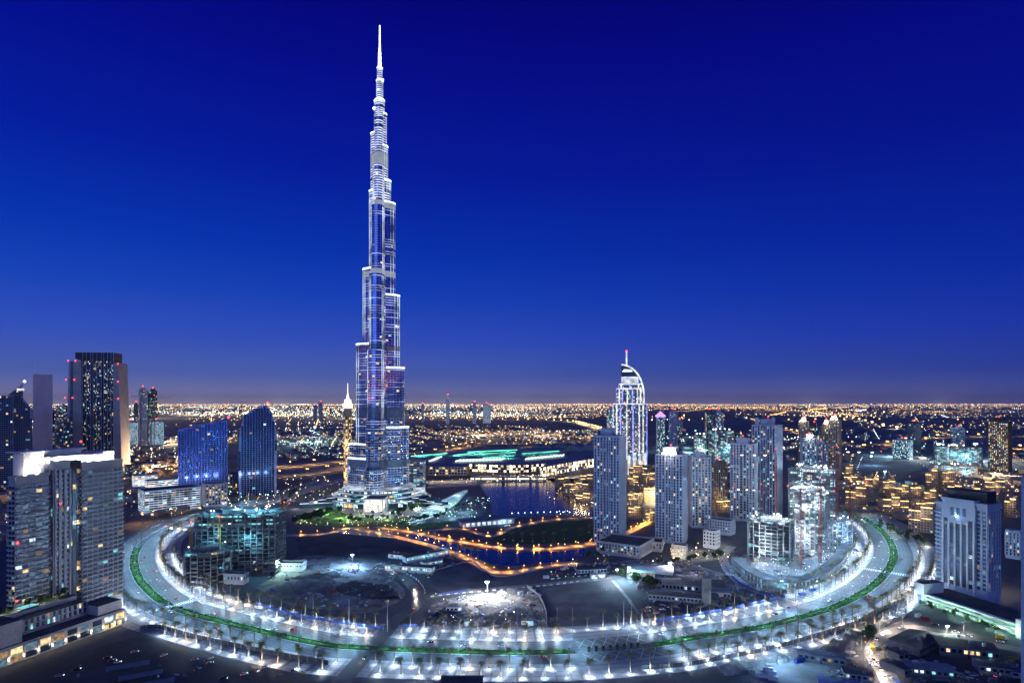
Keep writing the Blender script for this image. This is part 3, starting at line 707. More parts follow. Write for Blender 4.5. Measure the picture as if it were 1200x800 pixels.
# pointed side wing seen past the tower's left shoulder
t = thing('slender_tower', 'slim floodlit tower with a pointed white lantern, close behind the silver spire tower', 'tower', (xat(407.5, 1200), 1200, 0))
q = MB(); hh = zat(478, 1200); q.prism(octo(15, 15), 0, hh, 0); q.build('shaft', M['tan'], t)
q = MB()
for i in range(8):
    for k in range(22): a = octo(15.2, 15.2); u, v2 = Vector(a[i]), Vector(a[(i+1) % 8]); p, s2 = u.lerp(v2, .25), u.lerp(v2, .75); q.face([(p.x, p.y, 8+k*6.4), (s2.x, s2.y, 8+k*6.4), (s2.x, s2.y, 12+k*6.4), (p.x, p.y, 12+k*6.4)], (k+i) % 3 and 1 or 0)
q.build('window', [M['glass'], M['warm']], t, kind='stuff')
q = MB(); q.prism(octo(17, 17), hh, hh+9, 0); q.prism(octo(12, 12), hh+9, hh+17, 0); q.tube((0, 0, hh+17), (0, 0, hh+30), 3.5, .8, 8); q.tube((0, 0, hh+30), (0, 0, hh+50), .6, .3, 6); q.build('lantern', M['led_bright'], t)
plight((0, -22, 30), 40000, (1, .8, .4), 1, t); plight((0, -22, 90), 40000, (1, .8, .4), 1, t)

# ---------------------------------------------------------------- hotel tower with the curved crown blade
AY = 1478.0
hotel = thing('hotel_tower', 'tall hotel tower in white and violet light with a curved crown blade', 'skyscraper', (xat(741, AY), AY+30, 0), -math.atan2(xat(741, AY), AY))
px = AY/F; az_ = lambda y: zat(y, AY)
def led_block(w, d, z0, z1, ns, nm, seed):
    q = MB(); poly = octo(w, d, .22); q.prism(poly, z0, z1, 0, 1); o = q.build(nm, [M['lilac'], M['roof']], hotel); mw = MB(); mn = MB(); r = random.Random(seed)
    for i in range(8): facade(mw, mn, poly[i], poly[(i+1) % 8], z0+.5, z1-.5, STY['glass'], (.06, .08, .08, .12, .02), r)
    mw.build('facade_frame', M['lilac'], o); mn.build('window', WIN, o, kind='stuff')
    for i in range(8):
        a, b = Vector(poly[i]), Vector(poly[(i+1) % 8]); e = b-a; m_ = 3 if e.length > 30 else 1; ang = math.atan2(e.y, e.x)
        for k in range(m_+1):
            p = a+e*((k+.0)/m_) if m_ > 1 else a+e*.5
            if m_ == 1 and k: continue
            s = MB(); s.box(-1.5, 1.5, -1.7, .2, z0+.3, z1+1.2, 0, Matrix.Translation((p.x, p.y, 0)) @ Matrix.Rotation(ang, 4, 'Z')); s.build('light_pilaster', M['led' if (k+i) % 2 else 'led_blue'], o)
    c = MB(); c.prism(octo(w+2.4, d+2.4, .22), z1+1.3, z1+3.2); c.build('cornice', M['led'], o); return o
led_block(38.5*px, 56, 0, az_(474), 5, 'lower_block', 1)
led_block(31*px, 46, az_(474)+3.4, az_(456), 4, 'middle_block', 2); led_block(25*px, 40, az_(456)+3.4, az_(450.5), 4, 'upper_block', 3)
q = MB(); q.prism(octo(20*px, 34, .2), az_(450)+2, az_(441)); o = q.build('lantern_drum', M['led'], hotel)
for k in range(6): s = MB(); s.prism(octo(20.5*px, 35, .2), az_(449)+k*3.1+1.4, az_(449)+k*3.1+2.4); s.build('louvre_band', M['lilac'], o)
bl = []
for i in range(15): a = math.pi/2*i/14; bl.append((xat(600+(731-741)+27*math.sin(a), AY), az_(462)+(az_(425.5)-az_(462))*math.cos(a)))
bl += [(bl[-1][0]+2.0, 20), (bl[-1][0]-3.5, 20)]
for i in range(14, -1, -1): a = math.pi/2*i/14; bl.append((xat(600+(731-741)+25.0*math.sin(a), AY), az_(462)+(az_(427.0)-az_(462))*math.cos(a)))
def xz_prism(mb, pts, y0, y1, m=0):
    k = len(pts); n = len(mb.v); mb.v += [(p[0], y0, p[1]) for p in pts]+[(p[0], y1, p[1]) for p in pts]
    for i in range(k): j = (i+1) % k; mb.f.append((n+i, n+j, n+k+j, n+k+i)); mb.m.append(m)
    for a, b, c in tessellate_polygon([[Vector((p[0], p[1], 0)) for p in pts]]): mb.f += [(n+a, n+b, n+c), (n+k+a, n+k+c, n+k+b)]; mb.m += [m, m]
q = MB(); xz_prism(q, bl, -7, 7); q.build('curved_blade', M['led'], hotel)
sail = [(xat(600+(731-741), AY), az_(440)), (xat(600+(731-741), AY), az_(426.5))]+[(xat(600+(731-741)+24.8*math.sin(math.pi/2*i/14), AY), az_(462)+(az_(427.4)-az_(462))*math.cos(math.pi/2*i/14)) for i in range(1, 15)]+[(xat(600+15, AY), az_(473)), (xat(600+11, AY), az_(440))]
q = MB(); xz_prism(q, sail, -3, 3); q.build('crown_sail', M['glass'], hotel)
q = MB(); xz_prism(q, [(xat(600-9, AY), az_(434.6)), (xat(600+3, AY), az_(434.6)), (xat(600+1, AY), az_(432.4)), (xat(600-7, AY), az_(432))], -4.5, -3.1); q.build('crown_light', M['led_bright'], hotel)
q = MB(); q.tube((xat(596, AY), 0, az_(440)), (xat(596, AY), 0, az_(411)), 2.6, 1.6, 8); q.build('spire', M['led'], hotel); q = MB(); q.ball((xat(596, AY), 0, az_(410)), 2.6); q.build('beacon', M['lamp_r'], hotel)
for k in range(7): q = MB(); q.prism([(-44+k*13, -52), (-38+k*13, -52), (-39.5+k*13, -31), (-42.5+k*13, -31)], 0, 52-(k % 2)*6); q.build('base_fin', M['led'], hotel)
q = MB(); xz_prism(q, [(-44, 0), (44, 0), (40, 34), (-40, 34)], -34, 40); q.build('podium', M['tan'], hotel)
for x, y in ((-30, -75), (30, -75)): plight((x, y, 8), 150000, (1, .85, .6), 2, hotel)

# ---------------------------------------------------------------- foreground residential tower on the left
la = math.atan2(79, 29)
lt = thing('apartment_tower', 'foreground apartment tower with dazzling white rooftop boxes and balcony rows', 'apartment tower', (-362, 431, 0), la)
rr = random.Random(5)
LIT5 = (.02, .025, .012, .05, .012)
def win_single(parent, cnt, mesh_cache, r, lit, cap=100):
    def f(k, fl, q):
        if cnt[0] >= cap: return False
        cnt[0] += 1; c = (q[0]+q[2])/2; w = (q[1]-q[0]).length; h = q[3].z-q[0].z; kd = pick(r, lit); key = (round(w, 2), round(h, 2), kd)
        if key not in mesh_cache:
            b = MB(); b.face([(-w/2, -.05, -h/2), (w/2, -.05, -h/2), (w/2, -.05, h/2), (-w/2, -.05, h/2)], kd); mesh_cache[key] = b.mesh('window', WIN)
        v = q[1]-q[0]; o = put(mesh_cache[key], 'window', parent, c, math.atan2(v.y, v.x)); return True
    return f
cnt = [0]; cache = {}
single = win_single(lt, cnt, cache, rr, LIT5)
secs = [('side_wing', 3, 26, 7, 118, 'balc', 'cream', 0), ('middle_wing', 29, 40.5, 24, 127, 'strip', 'cream', 1.5), ('stair_glazing', 40.6, 49.8, 22, 126, 'glass', 'dark', -.6), ('balcony_wing', 50, 84, 26, 124, 'balc', 'cream', 1.0)]
for nm, x0, x1, dp, h, st, wl, pr in secs:
    q = MB(); poly = [(x0, -pr), (x1, -pr), (x1, dp), (x0, dp)]; q.prism(poly, 0, h, 0, 1); o = q.build(nm, [M[wl], M['roof']], lt); mw = MB(); mn = MB()
    for i in range(4): facade(mw, mn, poly[i], poly[(i+1) % 4], 12, h-4.5, STY[st], LIT5, rr, 0, single if i == 0 and nm in ('balcony_wing',) else None)
    mw.build('facade_frame', M[wl], o); mn.build('window', WIN, o, kind='stuff')
    q = MB()
    for i in range(4):
        a, b = Vector(poly[i]), Vector(poly[(i+1) % 4]); v = b-a; q.box(-.4, v.length+.4, -.45, .4, h+.02, h+2.2, 0, Matrix.Translation((a.x, a.y, 0)) @ Matrix.Rotation(math.atan2(v.y, v.x), 4, 'Z'))
    q.build('parapet', M[wl], o)
q = MB(); q.box(26, 29, 4, 20, 0, 117); q.build('recess_wall', M['dark'], lt)
for x0, x1, y0, y1, z0_, z1_ in ((14, 56, 9, 21, 117, 136), (10, 60, 7, 23, 136.1, 137.2), (30, 72, 6, 22, 124, 131), (28, 74, 4.5, 23, 131.1, 132.2), (56, 83, 8, 24, 124, 133)):
    q = MB(); q.box(x0, x1, y0, y1, z0_, z1_); q.build('crown_box', M['white'], lt)
q = MB(); q.tube((60, 15, 137), (60, 15, 141), .2, .2, 6, 0); q.ball((60, 15, 142), .9, 1); q.build('beacon', [M['pole'], M['lamp_r']], lt)
for i, (x, y, z) in enumerate([(12, 4, 121), (20, 4, 121), (28, 4, 129), (36, 3.2, 128.5), (44, 3.2, 128), (52, 3.2, 126), (60, 4, 126), (68, 4, 126), (76, 4, 126.5), (81, 4, 126.5)]):
    q = MB(); q.box(x-.9, x+.9, y-.4, y+.4, z-1.5, z-.9); q.build('roof_floodlight', M['lamp_w'], lt); plight((x, y, z+.5), 8000, (1, .93, .82), .5, lt, 'crown_light', 'SPOT', (x, y+8, z+7), 140, .6)
q = MB(); q.ball((4, -1.2, 72), .9); q.ball((3.5, -1.2, 30), .8); q.ball((33, -2.4, 96), .7); q.build('warning_light', M['lamp_r'], lt)
# its podium: arcade with wall lights, roof terrace and pool
pa_ = math.atan2(80, 30)
po = thing('podium_building', 'low stone podium with arcade wall lights and rooftop pool below the foreground tower', 'podium building', (-335, 391, 0), pa_)
q = MB(); q.prism([(-40, 0), (85.5, 0), (85.5, 14), (-40, 14)], 0, 12, 0, 1); q.prism([(-40, 14.1), (83, 14.1), (83, 60), (-40, 60)], 0, 13.5, 0, 1); q.build('wall', [M['cream'], M['roof']], po)
q = MB(); q.prism([(-40, 2), (14, 2), (14, 24), (-40, 24)], 12.05, 27, 0, 1); q.build('corner_block', [M['cream'], M['roof']], po)
q = MB(); q.prism([(66, 3), (85, 3), (85, 22), (66, 22)], 12.05, 19, 0, 1); q.build('end_block', [M['cream'], M['roof']], po)
q = MB(); q.prism([(14.5, 15), (66, 15), (66, 26), (14.5, 26)], 13.55, 22, 0, 1); o = q.build('terrace_block', [M['cream'], M['roof']], po); mw = MB(); mn = MB(); facade(mw, mn, (14.5, 15), (66, 15), 13.7, 22, STY['res'], (.05, .06, .03, .06, .02), rr); mw.build('facade_frame', M['cream'], o); mn.build('window', WIN, o, kind='stuff')
mw = MB(); mn = MB(); facade(mw, mn, (-40, 0), (85.5, 0), .3, 10.5, dict(bay=9, fl=5.1, pier=1.8, pd=.7, span=1.0, sd=.35), (.10, .10, .02, .14, .05), rr); facade(mw, mn, (85.5, 0), (85.5, 14), .3, 10.5, dict(bay=7, fl=5.1, pier=1.8, pd=.7, span=1.0, sd=.35), (.5, .2, 0, 0, 0), rr)
mw.build('arcade_frame', M['cream'], po); mn.build('shop_window', WIN, po, kind='stuff')
wl = MB(); wl.box(-.25, .25, -1.1, -.7, 3.2, 4.4)
WLM = wl.mesh('wall_light', M['lamp_warm'])
for i in range(-3, 10):
    x = 4.3+i*9; put(WLM, 'wall_light', po, (x, 0, 0)); plight((x, -1.9, 3.8), 420, (1, .80, .5), .2, po)
for x in (70, 75, 80): q = MB(); q.face([(x-1.8, -.9, 1), (x+1.8, -.9, 1), (x+1.8, -.9, 4.5), (x-1.8, -.9, 4.5)]); q.build('lit_shopfront', M['warm'], po)
q = MB(); q.prism([(12, 27), (66, 27), (66, 40.5), (12, 40.5)], 13.52, 25, 0, 1); q.build('garden_deck', [M['cream'], M['roof']], po)
q = MB(); q.box(28, 42, 29, 38, 25.02, 25.4); q.build('pool_deck', M['paving'], po); q = MB(); q.box(30, 40.5, 30, 36.5, 25.42, 25.6); q.build('pool_water', emat('lit_pool', (.25, .75, .90), .95, .2, .3), po)
for x in (18, 26, 44, 54): plight((x, 31, 27), 900, (.85, 1, .5), .3, po)
# ---------------------------------------------------------------- foreground tower on the right
ra = math.atan2(-46, 20)
rt = thing('apartment_tower', 'pale foreground apartment tower with tall dark window strips above a green-lit garage', 'apartment tower', (386, 540, 0), ra)
for nm, x0, x1, y0, y1, h, st, wl_ in (('main_block', 4, 30, -2, 18, 88, None, 'lilac'), ('flank_wing', -3, 3.9, 1, 18, 83, 'balc', 'lilac'), ('flank_wing', 30.1, 39, 0, 18, 86, 'res', 'lilac')):
    q = MB(); poly = [(x0, y0), (x1, y0), (x1, y1), (x0, y1)]; q.prism(poly, 0, h, 0, 1); o = q.build(nm, [M[wl_], M['roof']], rt); mw = MB(); mn = MB(); rr2 = random.Random(8)
    if st:
        for i in range(4): facade(mw, mn, poly[i], poly[(i+1) % 4], 14, h-4, STY[st], (.01, .02, .02, .05, .01), rr2)
        mw.build('facade_frame', M[wl_], o); mn.build('window', WIN, o, kind='stuff')
    else:
        for k in range(5):
            xa = x0+1.7+k*5.0; top = h-16 if k in (0, 4) else h-20
            for f in range(int((top-14)/3.7)):
                b = MB(); za = 14+f*3.7; kd = pick(rr2, (0, .005, .05, .06, .01)); b.face([(xa, y0-.3, za), (xa+2.8, y0-.3, za), (xa+2.8, y0-.3, za+2.9), (xa, y0-.3, za+2.9)], kd); b.build('window', WIN, rt)
            s = MB(); s.box(xa-.01, xa+2.81, y0-.22, y0+.1, 13.8, top, 0); s.build('window_strip', M['dark'], o)
            if k in (1, 2, 3):
                b = MB(); b.face([(xa, y0-.3, h-13), (xa+2.8, y0-.3, h-13), (xa+2.8, y0-.3, h-6), (xa, y0-.3, h-6)], 0); b.build('window', WIN, rt)
                b = MB(); b.box(xa-.5, xa+3.3, y0-1.0, y0-.02, h-19.5, h-18.6); b.build('sill', M['white'], o)
        for k in range(6): s = MB(); s.box(x0+.1+k*5.0-.05, x0+1.5+k*5.0, y0-1.1, y0-.02, 12, h-17, 0); s.build('pier', M['white'], o)
        mw = MB(); mn = MB()
        for i in (1, 2, 3): facade(mw, mn, poly[i], poly[(i+1) % 4], 14, h-4, STY['res'], (.01, .02, .02, .05, .01), rr2)
        mw.build('facade_frame', M[wl_], o); mn.build('window', WIN, o, kind='stuff')
    q = MB(); q.box(x0-.6, x1+.6, y0-1.3, y0+.2, h+.02, h+2.0); q.box(x0-.6, x1+.6, y1-.2, y1+.6, h+.02, h+2.0); q.box(x0-.6, x0+.2, y0+.2, y1-.2, h+.02, h+2.0); q.box(x1-.2, x1+.6, y0+.2, y1-.2, h+.02, h+2.0); q.build('parapet', M[wl_], o)
q = MB(); q.box(4, 36, 5, 18, 88.05, 96); q.box(3, 37, 4, 19, 96.1, 97); q.build('penthouse', M['dark'], rt)
q = MB(); q.ball((16, -2.9, 75), .8); q.build('wall_lamp', M['lamp_w'], rt); plight((16, -4.5, 75), 900, COOL, .4, rt)
gr_ = thing('parking_garage', 'long low parking garage with louvred decks glowing green, at the foot of the pale tower', 'garage', (354, 522, 0), math.atan2(-77, 21))
q = MB(); q.box(0, 84, 3, 34, 0, 9.2, 0, None, 1); q.build('wall', [M['concrete'], M['roof']], gr_)
for k in range(3): q = MB(); q.box(8, 84, -.6, 2.9, 2.2+k*3.1, 3.4+k*3.1); q.build('deck_louvre', M['white'], gr_)
q = MB(); q.box(8.2, 83.8, 1.4, 2.2, .4, 9); q.build('lit_interior', emat('garage_glow', (.45, .95, .70), .55, .7, .15), gr_)
q = MB(); q.box(-1, 8, -2, 20, 0, 18, 0, None, 1); q.build('stair_block', [M['white'], M['roof']], gr_); q = MB(); q.box(2, 5.5, -2.3, -1.9, .3, 8); q.build('hoarding_panel', M['bluemetal'], gr_)
q = MB(); q.box(82, 86, -3, 30, 0, 14); q.build('end_wall', M['white'], gr_)
for i in range(7): plight((10+i*12, -6, 5), 2600, (.55, 1, .75), .6, gr_)
# dark slab at the frame's right edge
nt_ = thing('office_tower', 'dark slate tower cut off by the edge of the picture, nearest of all the buildings', 'tower', (303+18, 340+12, 0), R(-42))
q = MB(); poly = rect(30, 24); q.prism(poly, 0, 130, 0, 1); q.build('wall', [M['lilac'], M['roof']], nt_); mw = MB(); mn = MB()
for i in range(4): facade(mw, mn, poly[i], poly[(i+1) % 4], 6, 129, STY['res'], (.005, .01, .01, .03, 0), rr)
mw.build('facade_frame', M['lilac'], nt_); mn.build('window', WIN, nt_, kind='stuff')
# ---------------------------------------------------------------- towers right of the lake
GR = 'lit apartment towers round the boulevard'
tower('lilac apartment tower beside the canal, left of its cream podium, with a stepped top', 696, 734, 735, 512, .85, -18, 'res', 'lilac', FEW, 'notch', group=GR)
tower('lilac apartment tower with two warm lamps on its roof corners, over the cream podium', 768, 806, 735, 534, .8, -14, 'res', 'lilac', FEW, 'notch', group=GR, rooflamps=2)
tower('glassy apartment tower close behind the warm-roofed one, with teal lower glazing', 807, 833, 830, 537, .8, 12, 'strip', 'white', (.05, .06, .03, .12, .05), group=GR)
tower('low dark tower squeezed between two pale apartment towers', 832, 852, 960, 545, .8, 8, 'res', 'tan', SOME, group=GR)
tower('pale tower with white vertical piers, in front of the tallest of the group', 856, 888, 875, 521, .7, -10, 'strip', 'white', (.03, .04, .02, .10, .06), 'notch', group=GR, roof_light=1)
tall = tower('tallest tower of the right group, blue grey with corner spikes on top', 881, 917, 905, 499, .8, -22, 'res', 'lilac', (.04, .03, .03, .10, .05), 'notch', group=GR)
q = MB()
for x in (-14, 10): q.prism([(x, -12), (x+5, -12), (x+5, -8), (x, -8)], tall['h'], tall['h']+12); 
q.build('corner_turret', M['lilac'], tall, kind='stuff')
for (lb, xl, xr, Y, yt, st, wl, lit, kw) in [
    ('slim tower with a warm floodlit top, just right of the tallest pale tower', 936, 948, 1450, 494, 'res', 'tan', SOME, dict(rooflamps=2)),
    ('dark slim tower between two towers with floodlit tops', 949, 961, 1480, 500, 'glass', 'dark', SOME, {}),
    ('tan tower with glowing top behind the white-lit building site', 963, 974, 1420, 497, 'res', 'tan', SOME, dict(rooflamps=2)),
    ('narrow dark tower behind the building site, topped by one red light', 974, 981, 1520, 506, 'glass', 'lilac', FEW, {}),
    ('tan tower with floodlit top, right end of the far row behind the cranes', 971, 986, 1380, 492, 'res', 'tan', SOME, dict(rooflamps=2)),
    ('teal-lit slab block low behind the white-lit building site', 938, 957, 1230, 514, 'strip', 'lilac', TEALW, dict(rooflamps=1)),
    ('short pale block beside the teal slab behind the building site', 956, 970, 1260, 521, 'res', 'lilac', SOME, {}),
    ('dark blue tower alone on the plain, left of the star-bright floodlights', 1063, 1080, 1900, 497, 'glass', 'dark', DARKW, {}),
    ('low teal block at the foot of the dark blue tower on the plain', 1046, 1070, 1850, 516, 'glass', 'lilac', TEALW, {}),
    ('grey tower with a red-lit roof between the two blazing site floodlights', 1115, 1131, 1950, 502, 'glass', 'lilac', FEW, dict(rooflamps=0)),
    ('dark tower with scattered warm windows, far right above the low market blocks', 1158, 1186, 1500, 494, 'res', 'dark', MANY, {}),
    ('small dark tower by the red-lit pair beyond the curved-crown hotel', 794, 800, 2100, 494, 'glass', 'lilac', FEW, {}),
    ('grey tower with three red lights beyond the curved-crown hotel', 784, 794, 2000, 483, 'res', 'lilac', FEW, {}),
    ('dark twin tower with red tip, the one nearer the curved-crown hotel', 826, 837, 1900, 484, 'glass', 'dark', FEW, {}),
    ('dark twin tower with red tip, the one farther from the curved-crown hotel', 838, 848, 1900, 484, 'glass', 'lilac', SOME, {}),
    ('thin teal-lit tower peeking out left of the curved-crown hotel', 711, 721, 1900, 480, 'glass', 'lilac', TEALW, {})]:
    tower(lb, xl, xr, Y, yt, .8, rnd.choice((-15, -8, 10, 16)), st, wl, lit, group='far towers beyond the lake', **kw)
# violet crowned tower
vt = tower('slim tower with a glowing violet crown, right of the curved-crown hotel', 769, 779, 2000, 487, .9, 10, 'glass', 'lilac', (.02, .04, .10, .2, .1), crown=0)
q = MB(); hh = vt['h']; ww = 13; q.face([(-ww, -ww, hh+2), (ww, -ww, hh+2), (0, 0, hh+16)]); q.face([(ww, -ww, hh+2), (ww, ww, hh+2), (0, 0, hh+16)]); q.face([(ww, ww, hh+2), (-ww, ww, hh+2), (0, 0, hh+16)]); q.face([(-ww, ww, hh+2), (-ww, -ww, hh+2), (0, 0, hh+16)])
q.prism(rect(29, 29), hh-4, hh+2); q.build('violet_crown', emat('violet_led', (.5, .25, 1), 2.0), vt)
# ---------------------------------------------------------------- towers on the left
def slant(label, pts, Y, depth, wall='lilac', lit=FEW, style='glass', cat='office tower', th=0, name='office_tower', mast=None, win=None, front=True):
    xs = [p[0] for p in pts]; xc = (min(xs)+max(xs))/2; X = xat(xc, Y)
    ph = math.atan2(X, Y); t = thing(name, label, cat, (X, Y, 0), -ph+R(th))
    P = [((xat(x, Y)-X)*math.cos(ph), max(0, zat(y, Y)) if y < 9000 else 0) for x, y in pts]
    q = MB(); xz_prism(q, P, 0, depth); q.build('wall', M[wall], t)
    st = STY[style]; mw = MB(); mn = MB(); r = random.Random(int(xc)); x0, x1 = min(p[0] for p in P), max(p[0] for p in P); ht = max(p[1] for p in P)
    def inside(x, z):
        c = False; k = len(P)
        for i in range(k):
            a, b = P[i], P[(i+1) % k]
            if (a[1] > z) != (b[1] > z) and x < (b[0]-a[0])*(z-a[1])/(b[1]-a[1])+a[0]: c = not c
        return c
    nb = max(1, int((x1-x0)/st['bay'])); bw = (x1-x0)/nb; nf = int(ht/st['fl'])
    for k in range(nb+1):
        x = x0+k*bw; zt = 0
        xx = min(max(x, x0+.2), x1-.2)
        while inside(xx, zt+2): zt += 2
        if zt > 4: mw.box(xx-st['pier']/2, xx+st['pier']/2, -st['pd'], .05, 0.1, zt)
    for f in range(nf):
        za = f*st['fl']+st['span']*.6; zb = (f+1)*st['fl']-st['span']*.4
        for k in range(nb):
            xa, xb = x0+k*bw+st['pier']/2, x0+(k+1)*bw-st['pier']/2
            if inside(xa, zb) and inside(xb, zb): mn.face([(xa, -.06, za), (xb, -.06, za), (xb, -.06, zb), (xa, -.06, zb)], pick(r, lit))
        # floor band as one bar per run of bays
        ok = [k for k in range(nb) if inside(x0+(k+.5)*bw, zb+st['span']) and inside(x0+k*bw+.3, zb+st['span']) and inside(x0+(k+1)*bw-.3, zb+st['span'])]
        if ok: mw.box(x0+ok[0]*bw, x0+(ok[-1]+1)*bw, -st['sd'], .04, zb, zb+st['span'])
    mw.build('facade_frame', M[wall], t); mn.build('window', win or WIN, t, kind='stuff')
    if mast: q = MB(); mx_, my0, my1 = mast; x = xat(mx_, Y)-X; q.tube((x, depth/2, zat(my0, Y)), (x, depth/2, zat(my1, Y)), .9, .3, 6); q.build('mast', M['steel'], t)
    return t
slant('half-hidden grey tower with a dark roof band at the far left edge', [(-12, 9999), (15, 9999), (15, 463), (-12, 463)], 1150, 60, 'lilac', DARKW)
slant('grey tower with a dark sloping roof beside the pink slab tower', [(16, 9999), (38, 9999), (38, 490), (37, 478), (25, 464), (16, 464)], 1180, 60, 'lilac', DARKW)
tri = slant('wedge-roofed tower with a lit needle, behind the grey towers at far left', [(6, 9999), (27, 9999), (27, 449), (6, 465)], 1600, 60, 'lilac', DARKW, mast=(26, 449, 437))
q = MB(); q.ball((xat(26, 1600)-xat(16.5, 1600), -3, zat(446.5, 1600)), 3.4); q.build('needle_light', M['led_bright'], tri)
q = MB(); q.box(6, 21, -1.6, -.6, zat(457.5, 1600), zat(455, 1600)); q.build('lit_band', M['led'], tri)
slant('pinkish blank slab tower with a thin mast at far left', [(39.5, 9999), (61, 9999), (61, 438.5), (51, 438.5), (50.4, 440), (49.6, 440), (49, 438.5), (39.5, 438.5)], 1300, 45, 'pinkstone', (0, 0, 0, 0, 0), 'blank', mast=(43, 438, 426))
slant('narrow dark tower in the gap beside the pink slab tower', [(59, 9999), (64, 9999), (64, 483), (59, 483)], 1420, 50, 'dark', FEW)
slant('small tower with a steep sloping roof in front of the tall striped tower', [(64, 9999), (85, 9999), (85, 485), (80, 487), (65, 503)], 1350, 50, 'lilac', FEW)
slant('rounded grey tower peeping between the pink slab and the striped tower', [(67, 9999), (82, 9999), (82, 480), (79, 475), (74, 473), (69, 475), (67, 480)], 1750, 50, 'lilac', SOME)
# tall tower with flared side fins
IY = 1500.0
ix = lambda x: xat(x, IY)-xat(110, IY); iz = lambda y: zat(y, IY)
ind = thing('striped_tower', 'tall dark striped tower with pale flaring side fins and red corner lights', 'skyscraper', (xat(110, IY), IY, 0), R(8))
q = MB(); xz_prism(q, [(ix(98), 0), (ix(131), 0), (ix(132), iz(413)), (ix(90), iz(413)), (ix(90), iz(420)), (ix(97), iz(423))], 0, 40); q.build('wall', M['dark'], ind)
for pts in ([(ix(80), 0), (ix(98), 0), (ix(97), iz(423)), (ix(84), iz(423))], [(ix(131.5), 0), (ix(141), 0), (ix(137), iz(425)), (ix(132), iz(425))]):
    q = MB(); xz_prism(q, pts, -3, 43); q.build('side_fin', M['cream'], ind)
q = MB(); xz_prism(q, [(ix(84), 0), (ix(88), 0), (ix(88.5), iz(424)), (ix(86), iz(424))], -3.4, -2.9); q.build('fin_glazing', M['glass'], ind)
mn = MB(); r = random.Random(3)
for k in range(26):
    for f in range(64):
        x = ix(98.5)+k*(ix(131)-ix(98.5))/26; z = 6+f*4.3
        if z < iz(418) and k not in (7, 8, 16, 17): mn.face([(x+.3, -.1, z), (x+2.4, -.1, z), (x+2.4, -.1, z+2.8), (x+.3, -.1, z+2.8)], pick(r, (.05, .06, .05, .07, .03) if f > 34 else (.03, .12, .01, .03, .01)))
mn.build('window', WIN, ind, kind='stuff')
for k in (0, 3.25, 6.9, 8.8, 12, 15.9, 17.8, 21, 24, 26):
    x = ix(98.3)+k*(ix(131.5)-ix(98.3))/26; q = MB(); q.box(x-.5, x+.5, -2.2, 0.1, 2, iz(412.5)); q.build('pier', M['lilac'], ind)
for x, y in ((83.5, 423), (91, 423), (137, 426), (81, 445), (90, 445), (137, 447), (80, 466), (88, 466), (137, 467)):
    q = MB(); q.ball((ix(x), -4, iz(y)), 1.6); q.build('warning_light', M['lamp_r'], ind)
# twin blue glass offices
M['office_glass'] = glassmat('office_mirror_glass', (.10, .16, .62), .22, .95); M['navy_glass'] = glassmat('navy_mirror_glass', (.05, .09, .24), .2, .95); M['bluewall'] = mat('blue_steel_fins', (.30, .36, .62), .4, .5, .1, .2)
def blue(label, outline, Y, depth, gl='office_glass'):
    t = slant(label, outline, Y, depth, 'bluewall', (.001, .003, .001, .006, .001), 'fins', win=[M[gl], M['warm'], M['warm_dim'], M['cool'], M['cool_dim'], M['teal']])
    return t
b1 = blue('blue mirrored office block with a slanting roof and a red lamp', [(209, 9999), (267, 9999), (267, 491), (209, 503)], 1080, 45)
b2 = blue('darker blue office tower with a leaf-shaped curved top, twin of the slanted block', [(280, 9999), (324, 9999), (325, 515), (323, 497), (318, 482), (313, 474.5), (300, 478), (286, 486), (281, 505), (279.5, 530)], 1130, 45, 'navy_glass')
for t, x, y, Y in ((b1, 265, 490, 1080), (b2, 313, 473, 1130)):
    X = xat(238 if t is b1 else 302.25, Y); q = MB(); q.ball((xat(x, Y)-X, 1, zat(y, Y)+1.5), 2.2); q.build('beacon', M['lamp_r'], t)
for k in range(5): plight((xat(214+k*11.5, 1076), 1056, 40), 5000, (.7, .85, 1), 1)
for k in range(4): plight((xat(287+k*10, 1125), 1106, 40), 5000, (.7, .85, 1), 1)
def lowrise(label, xl, xr, yb, h, aspect, th, style, wall, lit, led=None, cat='building', name='office_podium', **k):
    Y = F*H/(yb-HY); return tower(label, xl, xr, Y, HY+(H-h)*F/Y, aspect, th, style, wall, lit, cat=cat, name=name, crown=0, led=led, **k)
lowrise('long white podium with glowing louvre bands below the slanted blue office', 162, 236, 601, 36, .5, 14, 'bands', 'white', (.02, .06, .05, .10, .06), 'led_sheen')
lowrise('cream colonnaded podium between the louvred podium and the blue tower', 236, 266, 594, 38, .8, 14, 'strip', 'white', (.2, .1, .1, .1, 0))
lowrise('blank white podium under the leaf-topped blue tower', 267, 318, 577, 36, .5, -8, 'strip', 'white', (.05, .1, .1, 0, 0))
lowrise('lit glassy low office with white roof edge behind the louvred podium', 155, 185, 571, 24, .6, 10, 'bands', 'white', MANY, 'led', name='low_office')
lowrise('second glassy low office, nearer the slanted blue block', 170, 209, 576, 22, .5, 10, 'bands', 'white', MANY, 'led', name='low_office')
lowrise('low dome-less villa block by the expressway left of the offices', 146, 166, 556, 22, .8, 10, 'low', 'tan', MANY, name='low_block')
lowrise('glass lobby building glowing white right of the spire tower podium', 474, 498, 586, 22, .8, 10, 'bands', 'white', (.1, .1, .3, .2, .2), 'led', name='glass_lobby')
lowrise('grey mid-rise with even window bands beside the spire tower foot', 477, 499, 573, 55, .7, -14, 'bands', 'lilac', (.05, .1, .08, .2, .1), name='mid_rise')
